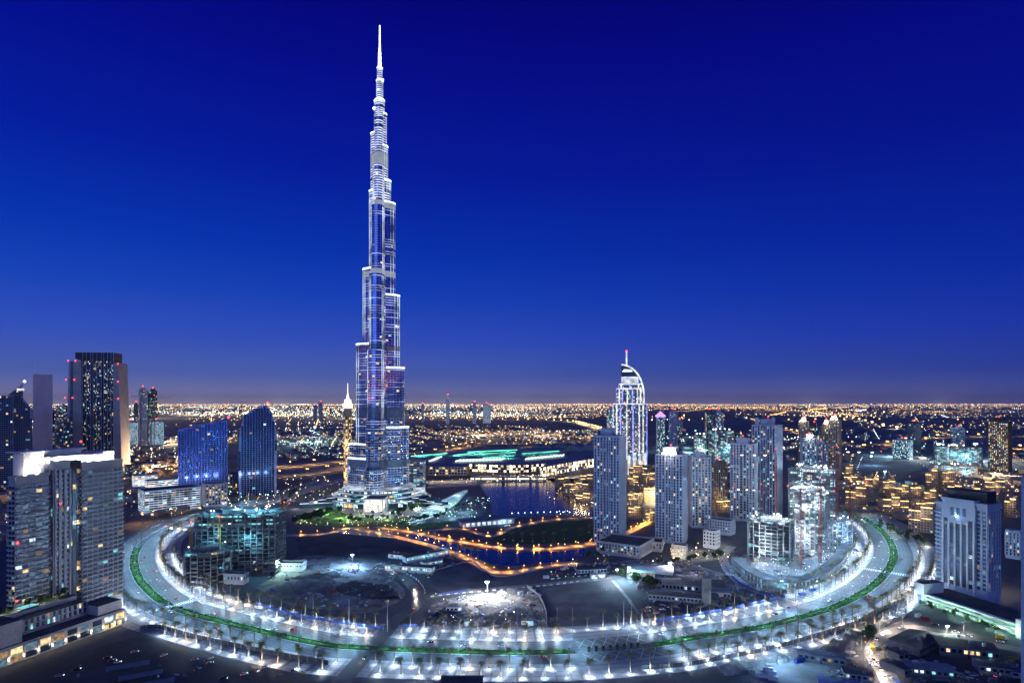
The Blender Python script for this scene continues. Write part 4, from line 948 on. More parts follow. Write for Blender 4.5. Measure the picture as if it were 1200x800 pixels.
# far left mid-distance
for lb, xl, xr, Y, yt, wl, lit in (('slender white tower under a crane in the mid distance', 163, 172, 2500, 456, 'white', FEW), ('dark tower twinned with the slender white one', 173, 184, 2550, 458, 'dark', (.02, .02, .05, .2, .1)), ('dark stub block left of the slender white tower', 157, 162, 2600, 474, 'dark', DARKW),
                               ('teal-lit podium block left of the slender white tower', 145, 162, 2480, 495, 'lilac', (.05, .05, .5, .1, .25)), ('teal-lit podium block right of the slender white tower', 177, 192, 2480, 494, 'lilac', (.05, .05, .4, .1, .35))):
    tower(lb, xl, xr, Y, yt, .7, 8, 'strip', wl, lit, group='mid-distance towers at left')
# tiny towers on the horizon
for lb, xl, xr, Y, yt, wl, lit in (('square grey block on the horizon left of the spire tower', 367, 372, 6000, 475, 'lilac', DARKW), ('taller grey block on the horizon left of the spire tower', 373, 378, 6000, 471.5, 'lilac', DARKW), ('twisted tower with forked top on the horizon', 522.5, 526.5, 5000, 464, 'lilac', (.05, .05, .1, .3, .1)),
                               ('small pale tower on the horizon right of the twisted one', 554, 558, 5200, 472, 'white', SOME), ('violet-lit block on the horizon', 566, 575, 5200, 474, 'lilac', (.02, .02, .3, .5, 0)), ('dim block on the horizon between spire and twisted tower', 494, 497, 5600, 474, 'lilac', SOME)):
    tower(lb, xl, xr, Y, yt, .8, 5, 'strip', wl, lit, group='towers on the horizon', name='far_tower')

# ---------------------------------------------------------------- low buildings
lowrise('cream podium with dark terrace below the canal-side lilac tower', 698, 768, 654, 13, .9, -22, 'res', 'cream', SOME, name='podium_building')
lowrise('cream podium link between the two near lilac towers', 744, 778, 646, 10, .8, -6, 'res', 'cream', (.1, .1, .1, .2, .1), name='podium_building')
lowrise('bright warm entrance block at the foot of the warm-roofed tower', 787, 806, 655, 14, .8, -10, 'low', 'cream', (.4, .3, .05, 0, 0), name='entrance_block')
lowrise('plain white cube building under the towers', 824, 844, 643, 20, .9, -25, 'low', 'white', (.0, .02, .02, 0, 0), name='low_block')
lowrise('wide white hall behind the white cube building', 828, 862, 627, 18, .6, -20, 'low', 'white', (.0, .02, .05, 0, 0), name='low_block')
for x, y in ((796, 658), (800, 650), (828, 650), (850, 640), (815, 645)): w = G(x, y); plight((w.x, w.y, 6), 5000, (1, .88, .66), .5)
SOUK = [(650, 668, 572, 21), (660, 694, 581, 24), (674, 697, 589, 16), (680, 697, 566, 18), (735, 751, 573, 26), (750, 769, 570, 28), (735, 753, 592, 20), (752, 769, 588, 24), (736, 753, 606, 16), (753, 768, 612, 14), (736, 766, 562, 30),
        (834, 856, 602, 20), (989, 1000, 562, 34), (1000, 1023, 578, 28), (988, 1011, 571, 22), (990, 1019, 592, 30), (1028, 1066, 603, 27), (1030, 1050, 580, 26), (1048, 1068, 584, 24), (1066, 1084, 590, 28), (1082, 1100, 592, 26),
        (1064, 1098, 624, 34), (1084, 1101, 576, 42), (1101, 1119, 577, 40), (1066, 1096, 606, 22), (1012, 1030, 572, 20), (1110, 1130, 586, 26), (1128, 1150, 590, 26), (1148, 1178, 596, 26), (1176, 1196, 606, 28), (1150, 1178, 578, 24)]
SLAB = ['by the lake, nearest the mall', 'by the lake quay with the long warm parapet', 'at the lake edge behind the canal-side tower', 'behind the lake-quay block', 'between the near lilac towers, back left', 'between the near lilac towers, back right', 'between the near lilac towers, middle left',
        'between the near lilac towers, middle right', 'between the near lilac towers, front left', 'between the near lilac towers, front right', 'at the foot of the curved-crown hotel', 'behind the white hall',
        'tallest beside the red crane', 'second from the red crane', 'at the market corner nearest the cranes', 'with grey flank at the boulevard bend', 'with the long lamp-lined roof facing the boulevard bend', 'behind the long lamp-lined block', 'with broken roofline mid-market',
        'right behind the lamp-lined block', 'tucked behind the pale tower at market centre', 'blazing with stacked cornice lights, nearest the boulevard', 'tall one at the back with a glowing parapet', 'tall one at the back beside the pale tower roof', 'low one between lamp-lined and blazing blocks',
        'small one at the back left of market', 'partly hidden behind the pale tower, back', 'partly hidden behind the pale tower, middle', 'right of the pale tower, front', 'at the right edge of the picture', 'right of the pale tower, back']
for i, (xl, xr, yb, h) in enumerate(SOUK):
    Y = F*H/(yb-HY); r = random.Random(i); cx, cy_, rz, w, d = place(xl, xr, Y, .8, r.choice((-24, -12, 14, 22)))
    t = thing('market_block', 'sandstone block with warm cornice lights, '+SLAB[i], 'building', (cx, cy_, 0), rz, 'warm-lit old-town blocks')
    n = max(2, min(5, int(w/11))); lp = []
    for k in range(n):
        x0 = -w/2+k*w/n; x1 = -w/2+(k+1)*w/n-.05; hk = h*r.uniform(.72, 1.0) if k != n//2 else h; yf = -d/2+r.choice((0, 1.5, 3)); poly = [(x0, yf), (x1, yf), (x1, d/2-k*.3), (x0, d/2-k*.3)]
        q = MB(); q.prism(poly, 0, hk, 0, 1); o = q.build('wing', [M['tan'], M['roof']], t); mw = MB(); mn = MB()
        for e in range(4): facade(mw, mn, poly[e], poly[(e+1) % 4], .4, hk-1.2, STY['low'], (.05, .10, .01, .02, 0), r)
        mw.build('facade_frame', M['tan'], o); mn.build('window', WIN, o, kind='stuff')
        q = MB(); q.box(x0, x1, yf-.3, yf+.3, hk, hk+1.3); q.box(x0, x0+.5, yf+.3, d/2-2, hk, hk+1.3); q.box(x1-.5, x1, yf+.3, d/2-2, hk, hk+1.3); q.build('parapet', M['tan'], o)
        q = MB(); q.box(x0+.4, x1-.4, yf-.85, yf-.35, hk-.55, hk+.15)
        if r.random() < .6: q.box(x0+1, x1-1, yf-.75, yf-.3, hk*.55, hk*.55+.4)
        q.build('cornice_light', M['cornice'], o)
        if r.random() < .5: q = MB(); s = min(3, w/n*.3); cxk = (x0+x1)/2; q.box(cxk-s, cxk+s, d*.1, d*.1+2*s, hk, hk+3.5); q.build('wind_tower', M['tan'], o)
    if i not in (0, 3): plight((0, -d/2-4, h*.7), 2600, (1, .70, .34), .8, t); plight((0, 0, h+5), 3500, (1, .74, .38), .8, t)

# ---------------------------------------------------------------- shopping mall
mall = thing('shopping_mall', 'sprawling low shopping mall with green-lit roof ridges behind the lake', 'mall', (0, 0, 0))
def world_prism(px, z0, z1, zr=None): return [tuple(G(x, y, z1 if zr is None else zr)[:2]) for x, y in px]
def mallbox(nm, px, z1, wall='tan', rf='roof_pale', par=mall):
    q = MB(); q.prism(world_prism(px, 0, z1), 0, z1, 0, 1); return q.build(nm, [M[wall], M[rf]], par)
q1 = mallbox('front_hall', [(500, 546.5), (547, 547), (550, 543.5), (604, 545), (640, 543), (664, 540), (664, 532), (610, 528), (500, 530)], 21)
mallbox('side_hall', [(632.5, 548), (664.5, 542), (700, 536.5), (712, 528), (670, 527), (664.5, 535), (645, 540)], 25, 'cream')
mallbox('rear_hall', [(482, 536), (500, 531), (560, 525.5), (640, 524.5), (690, 523.5), (690, 527), (610, 528), (499, 538)], 24, 'concrete')
def mfront(a, b, z0, z1, lit, st='strip'):
    mw = MB(); mn = MB(); A, B = G(*a, z=z1), G(*b, z=z1); facade(mw, mn, A, B, z0, z1, STY[st] if isinstance(st, str) else st, lit, rnd); mw.build('facade_frame', M['cream'], mall); mn.build('window', MW, mall, kind='stuff')
M['mall_lit'] = emat('mall_window_lit', (1, .78, .48), 4.5, .8, .12); MW = [M['glass'], M['mall_lit'], M['warm'], M['mall_lit'], M['warm_dim'], M['teal']]
BIG = dict(bay=7.5, fl=6.8, pier=1.6, pd=.8, span=1.8, sd=.5)
mfront((500, 546.5), (547, 547), 2, 21, (.0, .15, .02, .05, .0), BIG); mfront((550, 543.5), (604, 545), 2, 21, (.30, .2, .06, 0, 0), BIG); mfront((604, 545), (640, 543), 2, 21, (.25, .2, .1, 0, 0), BIG); mfront((632.5, 548), (664.5, 542), 2, 25, (.35, .2, .1, 0, 0), BIG); mfront((664.5, 542), (700, 536.5), 2, 25, (.4, .2, .1, 0, 0), BIG)
M['greenled'] = emat('green_roof_light', (.16, .95, .62), 1.6, .6, .02)
for px0, px1, hh, n in (((503, 541.5), (514, 536.5), 4, 4), ((534, 542), (590, 540), 5, 14), ((616, 539.5), (662, 535), 5, 12)):
    for k in range(n):
        a = G(px0[0]+(px1[0]-px0[0])*k/n, px0[1]+(px1[1]-px0[1])*k/n, 22); q = MB(); q.box(-1.6, 1.6, 0, 40, 24.1, 24+hh*.7, 0, Matrix.Translation((a.x, a.y, 0)) @ Matrix.Rotation(R(-14), 4, 'Z'))
        q.build('skylight', emat('skylight_lit', (.75, 1, .9), 1.6) if k == 0 and hh == 4 else bpy.data.materials['skylight_lit'], mall)
for a, b in (((482, 534), (524, 530.5)), ((532, 533), (556, 530)), ((548, 529), (606, 526.5)), ((556, 531.5), (604, 529.5)), ((566, 536), (602, 533.5)), ((612, 531), (655, 528))):
    A, B = G(*a, z=27), G(*b, z=27); v = B-A; q = MB(); q.box(0, v.length, -1.6, 1.6, 25.2, 27.2, 0, Matrix.Translation((A.x, A.y, 0)) @ Matrix.Rotation(math.atan2(v.y, v.x), 4, 'Z')); q.build('green_ridge', M['greenled'], mall)
    for f in (.25, .75): p = A+v*f; plight((p.x, p.y-8, 44), 120000, (.2, 1, .7), 2, None, 'roof_wash', 'SPOT', (p.x, p.y-8, 0), 130, .8)
def vault(label, x, y, r_, ln, rz, nm='mall_vault'):
    a = G(x, y, 22); q = MB(); n = 12; pr = [(r_*math.cos(math.pi*i/n), 22+r_*.6*math.sin(math.pi*i/n)) for i in range(n+1)]; xz_prism(q, pr, 0, ln); o = q.build(nm, M['roof_pale'], mall, (a.x, a.y, 0), rz)
for x, y, r_, ln in ((672, 529, 30, 120), (690, 529, 34, 120), (640, 525, 20, 60), (655, 525, 20, 60), (628, 525, 16, 50)): vault('', x, y, r_, ln, R(-12), 'vault_roof')
for k in range(14): w = G(506+k*14.5, 563-.03*k*k*.6-(k > 9)*(k-9)*1.0); plight((w.x, w.y-14, 9), 15000, (1, .76, .42), 1)
for k in range(10): # lamps on the mall quay
    w = G(555+k*10, 563.5 if k < 8 else 566); new_lamp('warm globe lamp, %s along the mall terrace by the lake' % nth(k), 'warm lamps on the mall terrace', (w.x, w.y, .1), 0, (('pole', PPM), ('globe', GLM)), 'lamp post', 'terrace_lamp')
lowrise('plain grey block with few lit windows between the pale tower and the slate tower', 1178, 1199, 655, 30, .8, -14, 'res', 'lilac', SOME, name='mid_rise')
lowrise('low lit arcade at the lake edge in front of the mall', 552, 640, 564, 9, .15, 0, 'low', 'cream', (.6, .2, .1, 0, 0), name='lake_arcade', cat='arcade', win=MW)
# white curved pavilion terraces and the pale roof pavilion on the island
M['lamp_strip'] = emat('step_light', (.45, .9, 1), 2.2, .5, .1)
w = G(507, 600); t = thing('stepped_terrace', 'fan of pale blue-lit curved terrace steps beside the lake plaza', 'terrace', (0, 0, 0))
for k in range(7):
    a = smooth([G(478+k*5, 613-k*3.2), G(500+k*4, 607-k*3.4), G(520+k*3, 598-k*3), G(534+k*2, 589-k*2)], 8); q = MB(); ribbon_into(q, a, -4, 4, 1.2+k*.7, 1.2+k*.7); o = q.build('step', M['white'], t); q = MB(); ribbon_into(q, a, -4.5, -3.9, 1.45+k*.7); q.build('edge_light', M['lamp_strip'], o)
for x, y in ((500, 604), (512, 598), (525, 592), (538, 583), (490, 610), (530, 606), (545, 600)): w = G(x, y); plight((w.x, w.y, 9), 14000, (.4, .85, 1), .6)
t = thing('pavilion', 'long low pavilion with flat pale roof on the canal island', 'pavilion', tuple(G(572, 614)), R(24))
q = MB(); q.box(-40, 38, -8, 12, 0, 7); q.build('wall', M['white'], t); q = MB(); q.box(-43, 41, -11, 14, 7.02, 8.2); q.build('roof', M['roof_pale'], t); q = MB()
for k in range(9): q.face([(-36+k*8, -8.1, 1), (-31+k*8, -8.1, 1), (-31+k*8, -8.1, 5.5), (-36+k*8, -8.1, 5.5)])
q.build('lit_glazing', M['cool'], t); plight((20, -16, 5), 4000, COOL, .5, t)

# ---------------------------------------------------------------- buildings under construction and cranes
def frame(label, xl, xr, Y, ytop, aspect, th, fl=3.7, lit=(.05, .05, .2, .15, .2), foot=None, works=6, power=5000, wcol=TEALC, skin=.35, seed=1, roofwork=True, grp='buildings under construction', toplit=1, smat='concrete'):
    cx, cy_, rz, w, d = place(xl, xr, Y, aspect, th); h = zat(ytop, Y); n = max(2, round(h/fl)); fl = h/n; r = random.Random(seed)
    t = thing('unfinished_building', label, 'building site', (cx, cy_, 0), rz, grp); poly = rect(w, d) if foot is None else foot(w, d)
    for k in range(1, n+1):
        q = MB(); q.prism(poly, k*fl-.4, k*fl); q.build('floor_slab', M[smat], t)
    q = MB(); nx = max(2, round(w/6)); ny = max(2, round(d/6))
    for i in range(nx+1):
        for j in range(ny+1):
            if i in (0, nx) or j in (0, ny): x, y = (-w/2+.5+(w-1)*i/nx)*.97, (-d/2+.5+(d-1)*j/ny)*.97; q.box(x-.45, x+.45, y-.45, y+.45, 0, h-.4)
    q.build('columns', M[smat], t, kind='stuff')
    q = MB(); q.box(-w*.2, w*.2, -d*.2, d*.2, 0, h+4); q.build('core_wall', M['concrete_dark'], t)
    mn = MB(); mw = MB()
    for f in range(n):
        for i in range(nx):
            u = r.random(); x0 = -w/2+.6+(w-1.2)*i/nx; x1 = -w/2+.6+(w-1.2)*(i+1)/nx; z0_, z1_ = f*fl+.1, (f+1)*fl-.45
            if u < skin: mw.box(x0+.1, x1-.1, -d/2+1.2, -d/2+1.5, z0_, z0_+fl*.45)
            elif r.random() < (.75 if f >= n-toplit else sum(lit)): mn.face([(x0, -d*.22, z0_), (x1, -d*.22, z0_), (x1, -d*.22, z1_), (x0, -d*.22, z1_)], pick(r, [v/sum(lit) for v in lit]))
        for j in range(ny):
            if r.random() < sum(lit): y0 = -d/2+.6+(d-1.2)*j/ny; y1 = y0+(d-1.2)/ny; x = w*.22; mn.face([(x, y0, f*fl+.1), (x, y1, f*fl+.1), (x, y1, (f+1)*fl-.45), (x, y0, (f+1)*fl-.45)], pick(r, [v/sum(lit) for v in lit])); mn.face([(-x, y1, f*fl+.1), (-x, y0, f*fl+.1), (-x, y0, (f+1)*fl-.45), (-x, y1, (f+1)*fl-.45)], 3)
    if mn.f: mn.build('lit_floor', WIN, t, kind='stuff')
    if mw.f: mw.build('infill_wall', M[smat], t, kind='stuff')
    q = MB()
    for _ in range(int(w*d/28)):
        x, y = r.uniform(-w*.47, w*.47), r.uniform(-d*.47, d*.47); s = r.uniform(.3, 1.4); q.box(x-s, x+s, y-s*.5, y+s*.5, h, h+r.uniform(.3, 2.4))
    for i in range(nx+1): x = -w/2+w*i/nx; q.tube((x, -d/2, h), (x, -d/2, h+2.5), .08, .08, 4); q.tube((x, d/2, h), (x, d/2, h+2.5), .08, .08, 4)
    q.build('formwork', M['concrete_dark'], t, kind='stuff')
    for i in range(works):
        x, y = r.uniform(-w*.42, w*.42), r.choice((-d*.4, d*.3, -d*.1)); q = MB(); q.ball((x, y, h+4.6), max(.5, Y/1100)); q.tube((x, y, h), (x, y, h+4.2), .1, .1, 4, 1); q.build('work_light', [M['lamp_w'], M['pole']], t); plight((x, y, h+5.5), power, wcol, .5, t)
    for i in range(max(2, works//2)): plight((r.uniform(-w*.3, w*.3), -d*.5-5, h*r.uniform(.2, .9)), power*(1.2 if power > 5000 else .25), wcol, .6, t)
    return t
def crane(label, x, y_base, h, jib, rz, col='redmetal', light=True, Y=None, z0=0, grp='tower cranes'):
    w = G(x, y_base); t = thing('tower_crane', label, 'crane', (w.x, w.y, z0), rz, grp); m = M[col]; s = 1.0
    q = MB()
    for a in (-1, 1):
        for b in (-1, 1): q.box(a*s-.16, a*s+.16, b*s-.16, b*s+.16, 0, h)
    k = 0
    while k < h-2.4:
        for a, b in (((-s, -s), (s, -s)), ((s, -s), (s, s)), ((s, s), (-s, s)), ((-s, s), (-s, -s))): q.tube((*a, k), (*b, k+2.4), .10, .10, 4, 0, False); q.tube((*a, k+2.4), (*b, k+2.4), .08, .08, 4, 0, False)
        k += 2.4
    q.build('mast', m, t)
    def lattice(nm, x0, x1, z):
        q = MB(); L_ = abs(x1-x0); n = int(L_/2.5); sg = 1 if x1 > x0 else -1
        for yy, zz in ((-.8, z), (.8, z), (0, z+1.6)): q.tube((x0, yy, zz), (x1, yy, zz), .13, .13, 4)
        for i in range(n): xa = x0+sg*i*2.5; q.tube((xa, -.8, z), (xa+sg*1.25, 0, z+1.6), .08, .08, 4, 0, False); q.tube((xa+sg*1.25, 0, z+1.6), (xa+sg*2.5, .8, z), .08, .08, 4, 0, False)
        q.build(nm, m, t)
    lattice('jib', 1, jib, h+1); lattice('counter_jib', -1, -jib*.3, h+1)
    q = MB(); q.tube((-.6, 0, h), (0, 0, h+8), .3, .12, 4); q.tube((.6, 0, h), (0, 0, h+8), .3, .12, 4); q.tube((0, 0, h+8), (jib*.7, 0, h+2.6), .06, .06, 4); q.tube((0, 0, h+8), (-jib*.28, 0, h+2.6), .06, .06, 4); q.build('tower_head', m, t)
    q = MB(); q.box(-jib*.3, -jib*.3+3, -1, 1, h-1.4, h+1); q.build('counterweight', M['concrete'], t)
    q = MB(); q.box(1.1, 3, -1.9, -.3, h-1.6, h+.6); q.build('cab', M['white'], t)
    q = MB(); q.tube((jib*.6, 0, h+1), (jib*.6, 0, h-9), .05, .05, 4); q.box(jib*.6-.4, jib*.6+.4, -.3, .3, h-10, h-9); q.build('hook', M['black'], t)
    q = MB(); q.ball((0, 0, h+8.6), .7); q.ball((jib, 0, h+2.2), .6); q.build('beacon', M['lamp_r'], t)
    if light:
        q = MB()
        for f in (.25, .5, .8): q.box(jib*f-1.2, jib*f+1.2, -.5, .5, h+.3, h+.9)
        q.build('jib_light', M['lamp_w'], t)
    return t
# left: long block wrapped round by its unfinished podium
frame('long unfinished block with teal-lit upper floors, beside the boulevard at left', 226, 340, 590, 606, .42, -20, 3.7, (.004, .006, .012, .03, .03), None, 10, 8000, TEALC, .45, 4, True, toplit=3, smat='concrete_dark')
def halfround(w, d): return [(-w/2+(0), d/2)]+[(-w/2*math.cos(math.pi*i/12)*1.0, -d/2-d*.0+(-d*.5)*math.sin(math.pi*i/12)+d*.5) for i in range(13)]+[(w/2, d/2)]
frame('low curved unfinished podium in front of the long teal-lit block', 214, 276, 572, 648, .7, -6, 3.6, (.005, .01, .005, .02, .01), halfround, 2, 700, TEALC, .15, 9, smat='concrete_dark')
lowrise('grey single-storey shed with green-lit door along the unfinished block', 262, 292, 686, 9, .5, -30, 'low', 'concrete', (0, 0, .05, 0, .05), name='site_shed', cat='shed')
lowrise('long white site wall building right of the green-lit shed', 290, 360, 672, 7, .2, -24, 'low', 'white', (0, 0, .1, .1, 0), name='site_shed', cat='shed')
crane('yellow crane mast at the left end of the long unfinished block', 224, 672, 44, 34, R(160), 'yellow')
crane('yellow crane in front of the long unfinished block', 257, 676, 52, 38, R(35), 'yellow')
crane('dark crane behind the right end of the long unfinished block', 333, 650, 52, 30, R(100), 'yellow', False)
# right: cluster of floodlit frames on a round podium
frame('dark round-fronted frame with a blazing white top deck, left of the site', 874, 932, 640, 612, .8, -8, 3.7, (.01, .02, .06, .08, .08), lambda w, d: octo(w, d, .3), 16, 6500, (.7, .88, 1), .15, 12, smat='concrete_dark')
frame('tall floodlit frame at the back of the round site', 922, 984, 860, 551, .6, -12, 3.8, (.03, .03, .3, .12, .14), None, 12, 9000, (.7, .9, 1), .4, 14)
frame('white half-clad frame in the middle of the round site', 930, 974, 745, 577, .7, -14, 3.7, (.02, .03, .28, .12, .14), None, 10, 7000, (.7, .88, 1), .55, 15)
frame('stub frame with glowing top in front of the half-clad frame', 928, 956, 680, 598, .7, 10, 3.7, (.02, .03, .35, .12, .12), None, 9, 6000, (.75, .9, 1), .3, 16)
frame('grey rounded frame at the right end of the round site', 968, 1000, 690, 612, .9, 18, 3.7, (.02, .03, .15, .12, .1), lambda w, d: octo(w, d, .32), 4, 5200, COOL, .5, 17)
frame('teal floodlit frame on the plain between two star-bright floodlights', 1092, 1152, 1650, 524, .5, 8, 4, (.05, .03, .2, .2, .35), None, 8, 30000, TEALC, .3, 18)
frame('low teal frame at the edge of the plain, below the floodlit frame', 1086, 1146, 1480, 546, .4, 6, 4, (.02, .02, .3, .2, .2), None, 5, 22000, TEALC, .4, 19)
frame('teal-lit frame beyond the towers, right of the dark twin towers', 829, 861, 1700, 505, .6, 8, 4, (.04, .03, .2, .2, .25), None, 5, 20000, TEALC, .4, 20)
frame('small green-lit frame beyond the warm-roofed tower', 812, 828, 1750, 510, .7, 8, 4, (.02, .02, .2, .1, .3), None, 3, 20000, (.5, 1, .8), .4, 21)
rp_ = thing('site_podium', 'curved two-storey podium ring round the floodlit building site', 'podium', (0, 0, 0))
arc = smooth([G(858, 664), G(872, 678), G(892, 689), G(915, 695), G(940, 694), G(962, 686), G(982, 672), G(995, 655), G(1003, 636)], 6)
for z in (5, 10.5): q = MB(); ribbon_into(q, arc, -1, 11, z, .7); q.build('deck', M['concrete_dark'], rp_)
nr = normals(arc)
q = MB()
for i in range(0, len(arc), 1):
    for o in (0, 10): p = arc[i]+nr[i]*o; q.box(p.x-.4, p.x+.4, p.y-.4, p.y+.4, 0, 9.8)
q.build('columns', M['concrete'], rp_, kind='stuff')
q = MB(); r = random.Random(2)
for i in range(len(arc)-1):
    a, b = arc[i]+nr[i]*10.8, arc[i+1]+nr[i+1]*10.8
    for z in (.4, 5.4):
        if r.random() < .5: q.face([(*a, z), (*b, z), (*b, z+3.6), (*a, z+3.6)], r.choice((3, 4, 5, 5)))
q.build('lit_floor', WIN, rp_, kind='stuff')
for i in range(2, len(arc), 5): p = arc[i]+nr[i]*5; plight((p.x, p.y, 18), 6000, COOL, .5); p = arc[i]+nr[i]*26; plight((p.x, p.y, 14), 8000, COOL, .5); p = arc[i]-nr[i]*4; plight((p.x, p.y, 6), 3000, COOL, .5)
for lb, x, yb, h, j, a in (('red crane with lit jib over the tallest pale tower', 909, 640, 110, 50, R(175)), ('red crane standing in the middle of the round site', 938, 668, 78, 46, R(20)), ('red crane right of the half-clad frame', 961, 660, 84, 45, R(200)), ('tall red crane at the back right of the round site', 981, 634, 112, 50, R(-12)),
                           ('red crane beside the market blocks', 996, 618, 60, 40, R(30)), ('short red crane behind the round-fronted frame', 892, 632, 62, 34, R(160))): crane(lb, x, yb, h, j, a)
for lb, x, yb, h, j, a in (('far crane over the slender white tower', 165, 541, 195, 60, R(150)), ('far crane over the dark stub of the twin', 181, 541, 190, 50, R(20)), ('far crane standing behind the leaf-topped blue tower', 283, 540, 175, 50, R(160))): crane(lb, x, yb, h, j, a, 'redmetal', False)
# ---------------------------------------------------------------- trees
def tree_meshes(seed, h, spread):
    r = random.Random(seed); tr = MB(); tr.tube((0, 0, 0), (0, 0, h*.42), h*.035, h*.022, 7, 0, False); cr = MB(); blobs = []
    for k in range(7):
        a = r.uniform(0, 6.28); rr = spread*r.uniform(.25, .75); p = (rr*math.cos(a), rr*math.sin(a), h*r.uniform(.5, .92)); blobs.append((p, spread*r.uniform(.3, .5)))
        tr.tube((0, 0, h*r.uniform(.25, .42)), p, h*.015, h*.005, 5, 0, False)
    for (c, b) in blobs:
        for _ in range(95):
            v = Vector((r.gauss(0, 1), r.gauss(0, 1), r.gauss(0, .8))).normalized()*b*r.uniform(.55, 1.12); p = Vector(c)+v; s = r.uniform(.16, .36)*h*.16
            u = Vector((r.gauss(0, 1), r.gauss(0, 1), r.gauss(0, 1))).normalized(); w = u.orthogonal().normalized(); q = u.cross(w)
            cr.face([p-w*s-q*s*.6, p+w*s-q*s*.6, p+w*s*.7+q*s, p-w*s*.7+q*s*.8])
    return tr.mesh('trunk', M['bark']), cr.mesh('crown', M['leaf'])
TREES = []
for i in range(4):
    t = thing('tree', 'x', 'tree', (0, 0, 0), 0, 'trees of the tower park'); a, b = tree_meshes(20+i, 8+i*.8, 4.2); put(a, 'trunk', t); put(b, 'crown', t); TREES.append([t, False])
def tree(x, y, label, group, sc=1.0):
    e = TREES[rnd.randrange(4)]; o = e[0] if not e[1] else copy_tree(e[0]); e[1] = True
    w = G(x, y); o.location = (w.x, w.y, 0); o.rotation_euler = (0, 0, rnd.uniform(0, 6)); s = sc*rnd.uniform(.85, 1.2); o.scale = (s, s, s*rnd.uniform(.9, 1.1)); o['label'] = label; o['group'] = group
k = 0
for (x0, y0, x1, y1, n, what, sc) in [(345, 614, 398, 601, 16, 'in the dark grove left of the tower lawn', 1.25), (396, 613, 470, 607, 12, 'in the clipped row along the tower lawn front', .8), (402, 604, 462, 600, 9, 'on the lit lawn before the pavilion', .6), (462, 606, 492, 594, 12, 'in the dense clump right of the pavilion', 1.2),
                                      (484, 612, 520, 606, 10, 'below the curved terrace steps', .8), (690, 656, 720, 640, 8, 'by the cream podium', .8), (775, 662, 850, 652, 14, 'along the quay road', .75), (728, 672, 765, 690, 12, 'in the dark strip beside the big shed', .9), (1030, 618, 1085, 640, 14, 'between market and boulevard', 1.0),
                                      (1010, 752, 1028, 748, 3, 'beside the yellow bus', 1.1), (5, 700, 58, 690, 7, 'on the podium roof garden', .7), (325, 592, 350, 575, 7, 'along the road by the office podium', .9), (518, 603, 560, 585, 9, 'on the lake plaza', .6), (1075, 708, 1170, 742, 10, 'in front of the green garage', .6)]:
    for i in range(n):
        u = (i+.5)/n; x = x0+(x1-x0)*u+rnd.uniform(-5, 5); y = y0+(y1-y0)*u+rnd.uniform(-1.5, 1.5)
        if what.startswith('on the podium'): continue
        tree(x, y, 'leafy tree %s, %s of its row' % (what, nth(i)), 'trees %s' % what, sc)
for i in range(7):
    e = TREES[i % 4]; o = copy_tree(e[0]); T = Matrix.Translation((-335, 391, 0)) @ Matrix.Rotation(pa_, 4, 'Z'); p = T @ Vector((16+i*6.5+(6 if i > 1 else 0), 32+rnd.uniform(-2.5, 4), 25)); o.location = p; s = rnd.uniform(.5, .8); o.scale = (s, s, s); o['label'] = 'small tree on the podium roof garden, %s from the pool' % nth(i); o['group'] = 'trees on the podium roof'
for x, y, c in ((398, 606, (.8, 1, .45)), (420, 604, (.9, 1, .6)), (445, 606, (.9, 1, .6)), (468, 600, (.9, .95, .5)), (410, 609, (.9, 1, .5)), (455, 609, (.9, 1, .5)), (378, 603, (.6, 1, .6)), (488, 596, (.8, 1, .6)), (355, 609, (1, .9, .6)), (335, 586, (1, .9, .7)), (375, 596, (1, .95, .8)), (432, 600, (1, .95, .8)),
                (790, 657, (1, .85, .5)), (825, 652, (1, .9, .6)), (1045, 626, (1, .8, .45)), (1085, 640, (1, .9, .7)), (1100, 712, (.6, 1, .8)), (1140, 726, (.6, 1, .8)), (1170, 738, (.6, 1, .8))):
    w = G(x, y); plight((w.x, w.y-2, 4.5), 15000 if x < 500 else 5000, c, .3)

